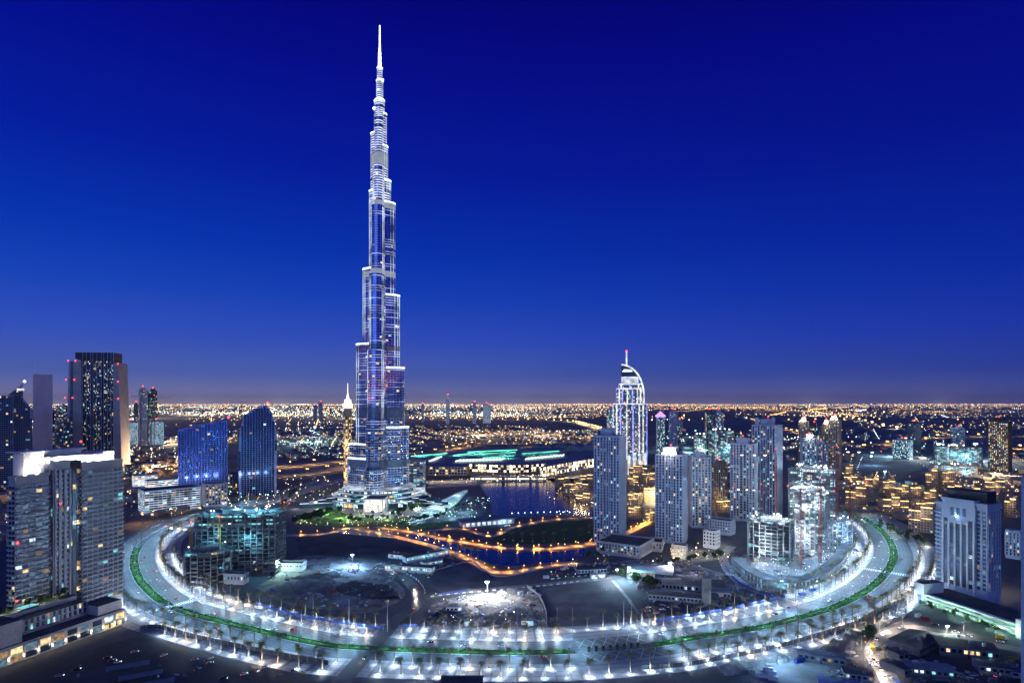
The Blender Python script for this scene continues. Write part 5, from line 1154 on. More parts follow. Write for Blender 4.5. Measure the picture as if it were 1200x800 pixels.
# ---------------------------------------------------------------- floodlight masts
mp = MB(); mp.tube((0, 0, 0), (0, 0, 13), .25, .14, 7); mp.tube((-1.4, 0, 12.6), (1.4, 0, 12.6), .1, .1, 5); MPM = mp.mesh('mast', M['pole'])
fh_ = MB()
for i in range(4): fh_.box(-1.5+i*.8, -.9+i*.8, -.45, 0, 12.7, 13.5, 0)
for nm, mm in (('lamp_w', 'lamp_w'), ('lamp_t', 'lamp_t'), ('lamp_warm', 'lamp_warm')): pass
def flood(label, x, y, pw, col, mk, sc=1.0):
    w = G(x, y); t = thing('floodlight_mast', label, 'floodlight', w, 0, 'site floodlights'); put(MPM, 'mast', t); me = fh_.mesh('lamp_head', M[mk]); put(me, 'lamp_head', t); t.scale = (sc, sc, sc)
    plight((w.x, w.y-1.2*sc, 13*sc), pw*1.6, col, .7)
FL = [('white floodlight at the top edge of the rubble lot', 413, 664, 85000, COOL, 'lamp_w', 1.0), ('greenish floodlight by the white site wall building', 326, 672, 36000, (.6, 1, .9), 'lamp_t', .9), ('blazing floodlight above the bright central building site', 571, 702, 95000, (.9, .97, 1), 'lamp_w', 1.2),
      ('bluish floodlight at the corner of the dark field, left one', 723, 681, 30000, (.8, .85, 1), 'lamp_w', .9), ('teal white floodlight beside the big shed roof', 737, 680, 40000, TEALC, 'lamp_t', 1.0), ('violet white floodlight behind the blue shed roof', 785, 676, 30000, (.8, .8, 1), 'lamp_w', 1.1),
      ('greenish floodlight by the depot lawn', 1110, 752, 22000, (.75, 1, .8), 'lamp_t', .9), ('white floodlight over the container yard', 911, 778, 26000, COOL, 'lamp_w', 1.0), ('warm floodlight close to the right edge, beyond the garage', 1150, 690, 12000, (1, .8, .6), 'lamp_warm', 1.2),
      ('star-bright floodlight on the plain, left of the teal frame', 1100, 540, 500000, (.85, 1, 1), 'lamp_t', 4.0), ('star-bright floodlight on the plain, right of the teal frame', 1143, 540, 500000, (.85, 1, 1), 'lamp_t', 4.0), ('floodlight on the sandy basin behind the market blocks', 1037, 566, 90000, TEALC, 'lamp_t', 2.0),
      ('teal floodlight on the basin beyond the hotel, nearer one', 800, 524, 150000, (.5, 1, .9), 'lamp_t', 2.4), ('teal floodlight on the basin beyond the hotel, farther one', 815, 512, 150000, (.5, 1, .9), 'lamp_t', 2.6), ('white floodlight right of the round building site', 1007, 662, 14000, (.8, .85, 1), 'lamp_w', 1.0), ('floodlight beyond the highway right of the leaf-topped tower', 369, 512, 400000, (.9, .95, 1), 'lamp_w', 4.0),
      ('small floodlight on the plain left of the dark blue tower', 1021, 545, 80000, COOL, 'lamp_w', 2.0), ('floodlight by the round podium, facing the boulevard', 958, 694, 8000, COOL, 'lamp_w', .8), ('floodlight at the loop road corner by the round podium', 916, 694, 8000, TEALC, 'lamp_t', .8)]
for f in FL: flood(*f)
# tall bare poles by the boulevard
bp = MB(); bp.tube((0, 0, 0), (0, 0, 20), .32, .2, 8); bp.box(-.3, .3, -.3, .3, 20, 21.2); BPM = bp.mesh('post', M['pole'])
for i, (x, y) in enumerate([(367, 727), (409, 734), (454, 740), (606, 747), (653, 745), (671, 745), (731, 736), (740, 735), (832, 722)]):
    w = G(x, y); o = put(BPM, 'bare_post', None, w); tag(o, 'tall bare grey post at the inner pavement edge, %s from the left' % nth(i), 'post', 'bare posts along the inner pavement')

# ---------------------------------------------------------------- heaps, huts, sheds, hoardings
def heap(name, px, z, mt, seed, amp=2.2, n=26, lump=.18):
    pts = [G(*p) for p in px]; x0, x1 = min(p.x for p in pts), max(p.x for p in pts); y0, y1 = min(p.y for p in pts), max(p.y for p in pts); P = [(p.x, p.y) for p in pts]
    def ins(x, y):
        c = False
        for i in range(len(P)):
            a, b = P[i], P[(i+1) % len(P)]
            if (a[1] > y) != (b[1] > y) and x < (b[0]-a[0])*(y-a[1])/(b[1]-a[1])+a[0]: c = not c
        return c
    mb = MB(); hh = {}; nx = max(8, int((x1-x0)/1.6)); ny = max(8, int((y1-y0)/1.6))
    for j in range(ny+1):
        for i in range(nx+1):
            x = x0+(x1-x0)*i/nx; y = y0+(y1-y0)*j/ny; v = 0
            if ins(x, y): v = max(0, noise.noise((x*lump*.5, y*lump*.5, seed))+.25)*amp+abs(noise.noise((x*.6, y*.6, seed+9)))*amp*.55
            hh[i, j] = v; mb.v.append((x, y, z+v if v else -.3))
    for j in range(ny):
        for i in range(nx):
            if max(hh[i, j], hh[i+1, j], hh[i, j+1], hh[i+1, j+1]) > .05: a = j*(nx+1)+i; mb.f.append((a, a+1, a+nx+2, a+nx+1)); mb.m.append(0)
    o = mb.build(name, mt); o['kind'] = 'stuff'; return o
heap('rubble', [(316, 690), (335, 682), (360, 678), (385, 676), (395, 684), (380, 694), (350, 699), (325, 696)], .05, M['concrete_dark'], 1, 3.0)
heap('rubble', [(392, 690), (410, 682), (440, 684), (465, 692), (470, 702), (440, 702), (405, 697)], .05, M['soil'], 2, 3.2)
heap('rubble', [(340, 678), (370, 671), (395, 670), (400, 676), (370, 680)], .05, M['soil'], 3, 2.4)
heap('rubble', [(330, 712), (380, 714), (410, 718), (400, 724), (350, 722)], .05, M['soil'], 4, 1.5)
heap('rubble', [(560, 712), (580, 704), (605, 704), (622, 712), (628, 724), (600, 730), (570, 727)], .06, M['concrete_dark'], 5, 2.6)
heap('rubble', [(508, 720), (520, 712), (545, 711), (552, 722), (540, 731), (515, 730)], .06, M['soil'], 6, 2.4)
heap('rubble', [(640, 668), (690, 664), (700, 672), (660, 678), (640, 676)], .06, M['soil'], 7, 2.0)
heap('dirt', [(840, 782), (880, 768), (915, 764), (930, 772), (890, 786), (850, 792)], .06, M['sand'], 8, 2.0)
heap('dirt', [(960, 760), (1010, 725), (1060, 712), (1065, 722), (1020, 742), (985, 765)], .06, M['soil'], 9, 2.2)
heap('rubble', [(575, 700), (592, 690), (615, 688), (630, 698), (622, 708), (590, 706)], .06, M['sand'], 12, 2.0)
heap('rubble', [(880, 668), (905, 676), (940, 676), (975, 662), (985, 648), (960, 652), (920, 662), (890, 660)], .06, M['concrete'], 13, 3.0)
def clutter(name, px, n, seed, big=1.6):
    pts = [G(*p) for p in px]; r = random.Random(seed); mb = MB(); x0, x1 = min(p.x for p in pts), max(p.x for p in pts); y0, y1 = min(p.y for p in pts), max(p.y for p in pts)
    P = [(p.x, p.y) for p in pts]; k = 0
    while k < n:
        x, y = r.uniform(x0, x1), r.uniform(y0, y1); c = False
        for i in range(len(P)):
            a, b = P[i], P[(i+1) % len(P)]
            if (a[1] > y) != (b[1] > y) and x < (b[0]-a[0])*(y-a[1])/(b[1]-a[1])+a[0]: c = not c
        k += 1
        if not c: continue
        for _ in range(r.randint(1, 5)):
            T = Matrix.Translation((x+r.gauss(0, 2.5), y+r.gauss(0, 2.5), .05)) @ Matrix.Rotation(r.uniform(0, 3.1), 4, 'Z'); s = r.uniform(.3, big); e = r.choice((1, 1, 2.5, 4)); mb.box(-s*e*.5, s*e*.5, -s*.4, s*.4, 0, s*r.uniform(.3, 1.1), r.choices(range(6), (4, 4, 2, 1, 1, 1))[0], T)
    o = mb.build(name, [M['concrete'], M['concrete_dark'], M['white'], M['bluemetal'], M['redmetal'], M['yellow']]); o['kind'] = 'stuff'
clutter('debris', [(300, 688), (330, 668), (352, 652), (400, 652), (440, 666), (468, 684), (474, 698), (452, 712), (370, 714), (330, 705)], 260, 1)
clutter('debris', [(502, 734), (506, 708), (532, 699), (572, 694), (622, 686), (634, 704), (640, 733)], 320, 2)
clutter('debris', [(640, 668), (690, 660), (745, 655), (810, 660), (850, 672), (845, 684), (790, 670), (700, 676)], 260, 3)
clutter('debris', [(855, 668), (872, 650), (1000, 612), (1010, 640), (990, 670), (930, 692), (885, 686)], 700, 4, 2.2)
clutter('debris', [(745, 690), (770, 720), (840, 712), (900, 702), (850, 680)], 140, 5)
clutter('debris', [(450, 680), (440, 660), (530, 648), (550, 656), (500, 676)], 160, 6)
clutter('debris', [(960, 800), (985, 765), (1020, 745), (1060, 770), (1160, 790), (1190, 770), (1195, 800)], 260, 7)
clutter('debris', [(20, 800), (160, 752), (270, 772), (380, 792), (400, 800)], 25, 8, 1.1)
def shed(label, x, y, w, d, h, rz, wall='white', roof='roof_pale', pitch=.12, lit=(.1, .1, .25, .2, .1), name='shed', cat='shed', grp=None, wins=True):
    p = G(x, y); t = thing(name, label, cat, p, R(rz), grp); q = MB(); q.box(-w/2, w/2, -d/2, d/2, 0, h); q.build('wall', M[wall], t)
    q = MB(); e = .6; k = pitch*d/2; q.face([(-w/2-e, -d/2-e, h+.02), (w/2+e, -d/2-e, h+.02), (w/2+e, 0, h+k), (-w/2-e, 0, h+k)]); q.face([(-w/2-e, 0, h+k), (w/2+e, 0, h+k), (w/2+e, d/2+e, h+.02), (-w/2-e, d/2+e, h+.02)])
    for s in (-1, 1): q.face([(s*(w/2+e), -d/2-e, h+.02), (s*(w/2+e), d/2+e, h+.02), (s*(w/2+e), 0, h+k)])
    n = int(w/3)
    for i in range(n): xx = -w/2+w*(i+.5)/n; q.box(xx-.08, xx+.08, -d/2-e, -.05, h+.03, h+.1, 0, Matrix.Translation((0, 0, 0)))
    q.build('roof', M[roof], t)
    if wins:
        ru = random.Random(int(x+y))
        for _ in range(ru.randint(1, 3)): b = MB(); xx, yy = ru.uniform(-w*.35, w*.35), ru.uniform(-d*.3, d*.3); b.box(xx-.9, xx+.9, yy-.7, yy+.7, h+.05, h+k+1.1); b.build('roof_unit', M['pole'], t)
        mn = MB(); n = max(2, int(w/3.2)); r = random.Random(int(x*3+y))
        for i in range(n): xa = -w/2+w*i/n+.6; xb = -w/2+w*(i+1)/n-.6; mn.face([(xa, -d/2-.06, h*.4), (xb, -d/2-.06, h*.4), (xb, -d/2-.06, h*.75), (xa, -d/2-.06, h*.75)], pick(r, lit))
        for i in range(max(1, int(d/4))): ya = -d/2+4*i+.8; mn.face([(w/2+.06, ya, h*.4), (w/2+.06, ya+2, h*.4), (w/2+.06, ya+2, h*.75), (w/2+.06, ya, h*.75)], pick(r, lit))
        mn.build('window', WIN, t, kind='stuff')
        b = MB(); b.box(-.6, .6, -d/2-.1, -d/2+.05, 0, min(2.3, h*.8)); b.build('door', M['dark'], t)
    return t
CAB = (.1, .1, .4, .1, .3)
shed('long two-storey site office with dark roof, nearest row of the cabin camp', 480, 669, 52, 9, 6.5, -14, 'white', 'roof', .1, CAB)
shed('long site office running back from the lit end of the cabin camp', 497, 654, 50, 9, 6, 40, 'white', 'roof', .1, CAB)
shed('short site office with bright windows at the back of the cabin camp', 514, 650, 20, 9, 6, 38, 'white', 'roof_pale', .1, (.1, .1, .6, .1, .1))
shed('red-roofed shed beside the cabin camp', 470, 653, 26, 12, 4.5, -20, 'white', 'redmetal', .1, CAB)
shed('pale flat hut in the middle of the cabin camp', 506, 660, 22, 10, 3.5, 38, 'white', 'roof_pale', .05, CAB)
for x, y in ((462, 668), (478, 676), (495, 676), (508, 656), (520, 648), (488, 662)): w = G(x, y); plight((w.x, w.y-4, 7), 1500, TEALC, .4)
shed('big dark warehouse with a striped blue-grey roof and lit clerestory', 762, 676, 44, 26, 10, -16, 'concrete', 'roof_pale', .08, (.3, .3, .1, 0, 0))
shed('flat-topped annex stepping down from the big warehouse', 786, 684, 28, 22, 7, -16, 'concrete', 'roof', .06, DARKW)
shed('broad dark shed with ribbed roof behind the chimney slab', 812, 690, 56, 24, 7, -16, 'concrete', 'roof', .06, DARKW)
shed('low ribbed shed in front of the chimney slab', 800, 702, 58, 18, 5, -16, 'concrete', 'roof', .06, DARKW)
shed('grey shed on the right of the chimney slab', 838, 698, 26, 14, 6, -16, 'concrete', 'roof_pale', .06, DARKW)
shed('white cabin by the canal gate at the top of the dark field', 700, 676, 14, 8, 4, 5, 'white', 'roof_pale', .05, CAB)
shed('grey canopy building at the canal corner', 692, 670, 30, 14, 5, 8, 'concrete', 'roof', .05, DARKW)
shed('bright white cabin inside the central building site', 532, 716, 13, 7, 5, 4, 'white', 'roof_pale', .05, (0, 0, .5, .1, .1))
shed('green-lit hut on the boulevard side of the central site', 551, 732, 9, 5, 4, 6, 'white', 'roof_pale', .05, (0, 0, .3, .1, .5))
shed('small hut near the right end of the central site', 618, 731, 9, 6, 4, -6, 'white', 'roof_pale', .05, CAB)
shed('long grey container block beside the lower right depot', 962, 775, 28, 7, 5.5, -24, 'concrete_dark', 'roof_pale', .03, DARKW, 'site_block')
shed('large dark blue-roofed depot shed left of the green lawn', 1072, 757, 34, 20, 6, 34, 'concrete_dark', 'roof', .14, DARKW)
shed('large dark depot shed right of the green lawn', 1128, 763, 34, 24, 7, -20, 'concrete_dark', 'roof', .14, (.1, .1, .05, 0, .2))
shed('small depot hut at the road bend', 1052, 772, 9, 9, 6, 20, 'concrete_dark', 'roof', .1, DARKW)
shed('depot shed with a bright white sloping roof and lit front', 1086, 788, 26, 12, 5, -14, 'concrete_dark', 'roof_pale', .3, (0, 0, .4, .2, .2))
shed('narrow depot hut beside the kerb wall', 1050, 786, 8, 16, 5, 25, 'concrete_dark', 'roof', .1, DARKW)
shed('dark hut roof at the bottom right corner by the slate tower', 1165, 786, 20, 12, 5, -20, 'concrete', 'roof', .1, DARKW)
shed('blue-lit hut at the foot of the slate tower', 1196, 792, 12, 8, 4, -20, 'white', 'bluemetal', .1, (0, 0, .3, .3, .3))
shed('dark long hut in the lower right yard', 1005, 794, 16, 10, 4.5, -20, 'concrete', 'roof', .1, DARKW)
shed('dark hut row at the bottom of the lower right yard', 985, 808, 24, 10, 4.5, -20, 'concrete', 'bluemetal', .1, DARKW)
shed('near dark flat roof cut off by the bottom edge', 540, 826, 24, 22, 12, 0, 'concrete', 'roof', .01, DARKW, 'flat_roof_building', 'building', None, False)
q = MB(); q.box(-3.4, 3.4, -2, 2, 0, 24); q.box(-3.6, 3.6, -2.2, 2.2, 24, 24.6); o = q.build('chimney_slab', M['concrete_dark'], None, G(828, 710)); tag(o, 'lone square concrete chimney slab between the ribbed sheds', 'chimney')
# parking canopies at bottom left
for i, (x, y) in enumerate([(165, 796), (178, 806), (196, 815), (150, 785)]):
    p = G(x, y); t = thing('parking_canopy', 'pale tilted parking canopy on the dark car park, %s from the left tower' % nth(3-i), 'canopy', p, R(28), 'canopies on the dark car park'); q = MB()
    q.face([(-12, -3, 2.8), (12, -3, 2.8), (12, 3, 3.4), (-12, 3, 3.4)]); q.face([(-12, 3, 3.5), (12, 3, 3.5), (12, -3, 2.9), (-12, -3, 2.9)]); q.build('sheet_roof', M['roof_pale'], t)
    q = MB()
    for k in range(5): q.tube((-11+k*5.5, 2.4, 0), (-11+k*5.5, 2.4, 3.3), .1, .1, 5)
    q.build('posts', M['pole'], t, kind='stuff')
# walls and hoardings
def wall_line(label, px, h, mt, name='wall', cat='wall', th=.35, panel=None, step=6):
    path = pxpath(px, step); t = thing(name, label, cat, (0, 0, 0)); q = MB()
    nr = normals(path)
    for i in range(len(path)-1):
        a, b = path[i], path[i+1]; v = b-a; q.box(0, v.length+.02, -th/2, th/2, 0, h+(.012 if i % 2 else 0), 0, Matrix.Translation((a.x, a.y, 0)) @ Matrix.Rotation(math.atan2(v.y, v.x), 4, 'Z'))
    q.build('panels', M[mt], t)
    q = MB()
    for i in range(0, len(path), 1): p = path[i]+nr[i]*(-th); q.box(p.x-.15, p.x+.15, p.y-.15, p.y+.15, 0, h+.25)
    q.build('posts', M['pole'], t, kind='stuff'); return t
wall_line('dark curved boundary wall between car park and palm pavement', [(164, 738), (185, 736), (230, 748), (290, 761), (340, 771), (385, 779)], 3.2, 'dark', 'boundary_wall')
wall_line('dark boundary wall with blue panels below the right palm pavement', [(752, 784), (800, 781), (840, 774), (900, 762), (950, 748), (1000, 732), (1030, 716), (1060, 704)], 3.0, 'dark', 'boundary_wall')
wall_line('blue hoarding along the inner palm row before the sheds', [(768, 729), (800, 724), (840, 717), (880, 709), (912, 702)], 2.6, 'bluemetal', 'hoarding')
wall_line('short blue hoarding at the site road corner', [(468, 735), (486, 734), (496, 733)], 2.4, 'bluemetal', 'hoarding')
wall_line('blue hoarding beside the rubble lot and back palm row', [(300, 708), (340, 720), (390, 729), (450, 738)], 2.4, 'bluemetal', 'hoarding')
wall_line('low blue hoarding at the loop road by the round site', [(850, 664), (862, 680), (885, 693), (920, 700)], 2.4, 'bluemetal', 'hoarding')
wall_line('pale blue fence line above the haul road', [(512, 697), (530, 695), (548, 693)], 1.6, 'bluemetal', 'hoarding')
wall_line('curved pale retaining wall between central site and dark field', [(618, 688), (632, 700), (640, 718), (641, 734)], 2.5, 'concrete', 'retaining_wall')
wall_line('pale kerb wall above the graded lot', [(500, 672), (525, 664), (552, 657)], 1.2, 'concrete', 'retaining_wall')
wall_line('straight quay wall of the canal tip', [(556, 659), (572, 671), (590, 676), (640, 666), (690, 661)], 1.4, 'concrete', 'quay_wall')
# white concrete barriers along the haul and site roads
bm = MB(); pr = [(-.4, 0), (.4, 0), (.18, .5), (.12, 1.0), (-.12, 1.0), (-.18, .5)]
xz_prism(bm, pr, -1.5, 1.5); BM = bm.mesh('concrete_barrier', M['white'])
def barriers(px, sp, what):
    path = pxpath(px, 1.0); acc = 0; k = 0
    for i in range(1, len(path)):
        acc += (path[i]-path[i-1]).length
        if acc > sp:
            acc = 0; v = path[i]-path[i-1]; o = put(BM, 'concrete_barrier', None, (path[i].x, path[i].y, .1), math.atan2(v.y, v.x)-math.pi/2); tag(o, 'white concrete barrier, %s along the %s' % (nth(k), what), 'barrier', 'white road barriers'); k += 1
barriers([(498, 700), (530, 696), (575, 692), (640, 686), (680, 681)], 6.5, 'edge of the haul road')
barriers([(498, 697), (496, 688), (484, 676), (462, 667), (440, 661)], 6.5, 'outer curb of the site road')
barriers([(640, 679), (700, 673), (740, 665)], 6.5, 'far edge of the haul road')
barriers([(858, 668), (872, 682), (895, 694), (922, 703)], 6.5, 'loop road')
# containers
cb = MB(); cb.box(-3, 3, -1.2, 1.2, 0, 2.6)
for i in range(14): cb.box(-2.9+i*.43, -2.75+i*.43, -1.26, 1.26, .1, 2.5)
for i, (x, y, rz, c, z) in enumerate([(936, 776, 20, 'bluemetal', 0), (940, 774, 20, 'bluemetal', 0), (944, 773, 20, 'bluemetal', 0), (900, 786, -20, 'white', 0), (904, 790, -20, 'white', 0), (896, 793, -20, 'white', 0), (906, 796, -20, 'white', 0), (640, 677, 5, 'white', 0), (655, 673, 5, 'redmetal', 0), (660, 668, 5, 'white', 0), (540, 722, 10, 'bluemetal', 0), (600, 716, 40, 'white', 0), (610, 696, 50, 'white', 0),
                                    (390, 694, 10, 'redmetal', 0), (372, 674, 30, 'redmetal', 0), (430, 676, 20, 'white', 0), (940, 697, 10, 'bluemetal', 0), (952, 692, 15, 'bluemetal', 0), (1084, 726, -30, 'redmetal', 0), (1076, 722, 30, 'white', 0)]):
    me = cb.mesh('cargo_container', M[c]); o = put(me, 'cargo_container', None, G(x, y), R(rz)); cn = {'bluemetal': 'blue', 'white': 'white', 'redmetal': 'red'}[c]
    where = ['container yard, left of three', 'container yard, middle of three', 'container yard, right of three', 'container yard by the mast', 'container yard behind the mast', 'container yard corner', 'container yard, lowest', 'haul road edge', 'haul road by the canal tip', 'canal tip store', 'central site, west side', 'central site rubble', 'central site top corner', 'rubble lot middle', 'rubble lot top', 'rubble lot right side', 'round podium edge, left', 'round podium edge, right', 'garage forecourt', 'garage forecourt by the wall'][i]
    tag(o, '%s corrugated container at the %s' % (cn, where), 'container')
DM = street_lamp_mesh(9, False, 1.8); DH = DM[2].mesh('lamp_head', [M['pole'], M['lamp_warm']])  # invented lamp posts, added to throw warm light on the depot road
for i, f in enumerate((.14, .26, .36, .47, .6, .74, .88)):
    P = PATH['depot_road']; j = int((len(P)-2)*f); v = (P[j+1]-P[j]).normalized(); n = Vector((-v.y, v.x)); p = P[j]+n*7.5
    new_lamp('added warm single-arm lamp beside the depot road, %s from the bottom' % nth(i), 'added lamps along the depot road', (p.x, p.y, 0), math.atan2(-n.y, -n.x)-math.pi/2, (('pole', DM[0]), ('arm', DM[1]), ('lamp_head', DH)))
    q = P[j]+n*4; plight((q.x, q.y, 8.4), 17000, (1, .80, .66), .3, None, 'lamp_light', 'SPOT', (q.x, q.y, 0), 150, .7)  # added spot under each invented post, warming the road surface
# ---------------------------------------------------------------- vehicles
def car_parts(col):
    m = mat('car_paint_'+col[0], col[1], .3, .3, .5, .05); out = []
    side = [(-2.2, .35), (-2.2, .85), (-1.9, .98), (-1.25, 1.02), (1.05, .98), (2.05, .80), (2.2, .6), (2.2, .35)]; q = MB(); xz_prism(q, side, -.88, .88); out.append(('body', q.mesh('body', m), (0, 0, 0)))
    cab = [(-1.8, 1.0), (-1.35, 1.46), (.2, 1.48), (.95, .99)]; q = MB(); xz_prism(q, cab, -.76, .76); q2 = MB(); xz_prism(q2, [(-1.30, 1.465), (-1.28, 1.50), (.16, 1.52), (.22, 1.485)], -.7, .7); out.append(('cabin_glass', q.mesh('cabin_glass', M['glass']), (0, 0, 0))); out.append(('roof', q2.mesh('roof', m), (0, 0, 0)))
    q = MB(); q.tube((0, -.12, 0), (0, .12, 0), .34, .34, 12); w = q.mesh('wheel', M['black'])
    for x in (-1.35, 1.35):
        for y in (-.84, .84): out.append(('wheel', w, (x, y, .34)))
    q = MB(); q.box(0, .05, -.22, .22, -.08, .08); hd = q.mesh('headlight', M['lamp_w']); q = MB(); q.box(-.05, 0, -.24, .24, -.09, .09); tl = q.mesh('tail_light', M['lamp_r'])
    for y in (-.58, .58): out.append(('headlight', hd, (2.2, y, .64))); out.append(('tail_light', tl, (-2.2, y, .72)))
    return out
CARS = {n: car_parts((n, c)) for n, c in (('white', (.75, .75, .75)), ('dark', (.03, .03, .035)), ('silver', (.42, .43, .45)), ('red', (.4, .03, .03)))}
CL = bpy.data.lights.new('headlight_beam', 'SPOT'); CL.energy = 5000; CL.spot_size = R(50); CL.spot_blend = .8; CL.color = (1, .95, .85); CL.shadow_soft_size = .1
def car(label, col, loc, rz, moving=False, group=None):
    t = thing('parked_car' if not moving else 'car', label, 'car', loc, rz, group)
    for nm, me, lc in CARS[col]: put(me, nm, t, lc)
    if moving:
        l = bpy.data.objects.new('headlight_beam', CL); C.objects.link(l); l.parent = t; l.location = (2.4, 0, .7); l.rotation_euler = (0, R(-84), 0)
    return t
def on_road(label, col, px, off, fwd=1, beam=True):
    s = s_of(px); p, n = b_at(s, off); car(label, col, (p.x, p.y, .12), math.atan2(n.y, n.x)-math.pi/2+(0 if fwd > 0 else math.pi), beam)
for a in [('white car driving on the inner carriageway near the pedestrian crossing', 'white', (240, 722), 8, -1), ('dark car with tail lights on the inner carriageway left of centre', 'dark', (330, 745), 12, -1), ('silver car on the inner carriageway, straight above the near flat roof', 'silver', (540, 763), 9, -1),
          ('white car leaving the plaza crossing on the inner carriageway', 'white', (790, 751), 14, -1), ('red car with red tail lights at the right boulevard bend', 'red', (1046, 655), -8, 1), ('dark car with red tail lights just past the right bend', 'dark', (1042, 632), -12, 1), ('silver car with red tail lights below the right bend', 'silver', (1030, 682), -8, 1),
          ('white car with red tail lights on the outer right carriageway', 'white', (1010, 697), -12, 1), ('dark car on the outer carriageway near the right palms', 'dark', (950, 721), -9, 1), ('dark car rounding the left bend by the unfinished block', 'dark', (160, 655), 10, -1), ('red car with tail lights on the left bend', 'red', (163, 672), 14, -1), ('silver car on the outer carriageway at the left bend', 'silver', (175, 692), -9, 1),
          ('white car far up the right boulevard by the cranes', 'white', (1020, 612), 8, -1), ('dark car far up the right boulevard by the market blocks', 'dark', (1005, 603), -9, 1), ('white car on the inner carriageway near the cranes', 'white', (985, 708), 10, -1), ('silver car on the boulevard near the office podium', 'silver', (210, 612), 9, -1)]:
    on_road(*a)
k = 0
for sx_, o, f in [(s_of((200, 616))+i*53+rnd.uniform(-14, 14), (14, 10, -8, -12, 6.5, 17.5)[i % 6], 1 if i % 6 in (2, 3) else -1) for i in range(34)]:
    if S_PLAZA0 < sx_ < S_PLAZA1 or sx_ > s_of((1000, 602)): continue
    p, n = b_at(sx_, o); c = ('white', 'silver', 'dark', 'white', 'red')[k % 5]; car('%s car in the boulevard traffic, %s from the far left end' % (c, nth(k)), c, (p.x, p.y, .12), math.atan2(n.y, n.x)-math.pi/2+(0 if f > 0 else math.pi), True, 'cars driving on the boulevard'); k += 1
def on_path(label, col, key, f, off, fwd):
    P = PATH[key]; i = int((len(P)-2)*f); v = P[i+1]-P[i]; n = Vector((-v.y, v.x)).normalized(); p = P[i]+n*off; car(label, col, (p.x, p.y, .32 if key != 'depot_road' else .15), math.atan2(v.y, v.x)+(0 if fwd > 0 else math.pi), True)
on_path('white car with headlights at the top of the site road', 'white', 'site_road', .75, 2, -1); on_path('silver car with headlights halfway up the site road', 'silver', 'site_road', .58, 2, -1); on_path('dark car with tail lights leaving by the site road', 'dark', 'site_road', .12, -2, -1)
on_path('white car on the loop road below the round podium', 'white', 'loop_road', .3, -1.5, -1); on_path('white car with headlights on the depot road bend', 'white', 'depot_road', .22, 2, -1); on_path('silver car with headlights further up the depot road', 'silver', 'depot_road', .42, 2, -1); on_path('red car with red tail lights at the bottom of the depot road', 'red', 'depot_road', .08, -2.4, 1)
for i in range(7):
    on_path('car with bright headlights coming down the depot road, %s from the bottom' % nth(i), ('white', 'silver', 'dark')[i % 3], 'depot_road', .13+i*.075, 2.2, -1)
for i in range(6):
    on_path('car with bright headlights on the curving site road, %s from the boulevard' % nth(i), ('silver', 'white', 'dark')[i % 3], 'site_road', .42+i*.085, 2.4 if i % 2 else -2.4, -1 if i % 2 else 1)
for i in range(4):
    on_path('car on the loop road by the round site, %s from the boulevard' % nth(i), ('dark', 'white', 'silver')[i % 3], 'loop_road', .12+i*.2, 1.8, 1)
on_path('white car at the far end of the depot road', 'white', 'depot_road', .7, 2, -1)
for i, (x, y, rz, c) in enumerate([(158, 764, 40, 'silver'), (132, 774, 25, 'dark'), (138, 776, 25, 'white'), (126, 771, 25, 'dark'), (192, 768, 60, 'white'), (228, 773, 30, 'silver'), (246, 777, 30, 'dark'), (310, 782, 30, 'white'), (300, 786, -30, 'silver'), (345, 786, 10, 'dark'), (90, 784, 20, 'dark'), (70, 792, 20, 'silver'), (262, 795, 10, 'dark'), (286, 790, 40, 'white'),
                                  (708, 692, 0, 'white'), (760, 712, 20, 'white'), (759, 716, 20, 'silver'), (776, 714, 20, 'white'), (580, 746, 5, 'white'), (328, 724, 10, 'white'), (1096, 732, -25, 'dark'), (1120, 741, -25, 'white'), (1135, 746, -25, 'silver'), (1150, 750, -25, 'red'), (1172, 752, -25, 'white'), (1160, 776, 0, 'dark'), (1150, 784, 10, 'white'), (1168, 792, 30, 'silver')]):
    where = 'dark car park at lower left' if i < 14 else 'lot left of the ribbed sheds' if i < 18 else 'inner pavement' if i < 20 else 'garage street at lower right'
    car('%s car parked on the %s, %s along' % (c, where, nth(i if i < 14 else i-14 if i < 18 else i-18 if i < 20 else i-20)), c, G(x, y), R(rz), False, 'parked cars on the '+where)
q = MB(); bt = thing('bus', 'yellow bus parked at the depot road bend', 'bus', G(1022, 760), R(62)); q.box(-5, 5, -1.25, 1.25, .5, 3.0); q.box(-4.8, 4.8, -1.1, 1.1, 3.0, 3.15); q.build('body', M['yellow'], bt)
for s in (-1, 1): q = MB(); q.box(-4.6, 4.4, s*1.27-.02, s*1.27+.02, 1.5, 2.5); q.build('side_window', M['glass'], bt)
q = MB(); q.box(5.0, 5.04, -1.1, 1.1, 1.3, 2.6); q.build('windscreen', M['glass'], bt)
for x in (-3.2, 3.2):
    for y in (-1.15, 1.15): q = MB(); q.tube((x, y-.15, .5), (x, y+.15, .5), .5, .5, 12); q.build('wheel', M['black'], bt)
plight(tuple(G(1022, 764)+Vector((0, -4, 5))), 900, (1, .9, .6), .4)
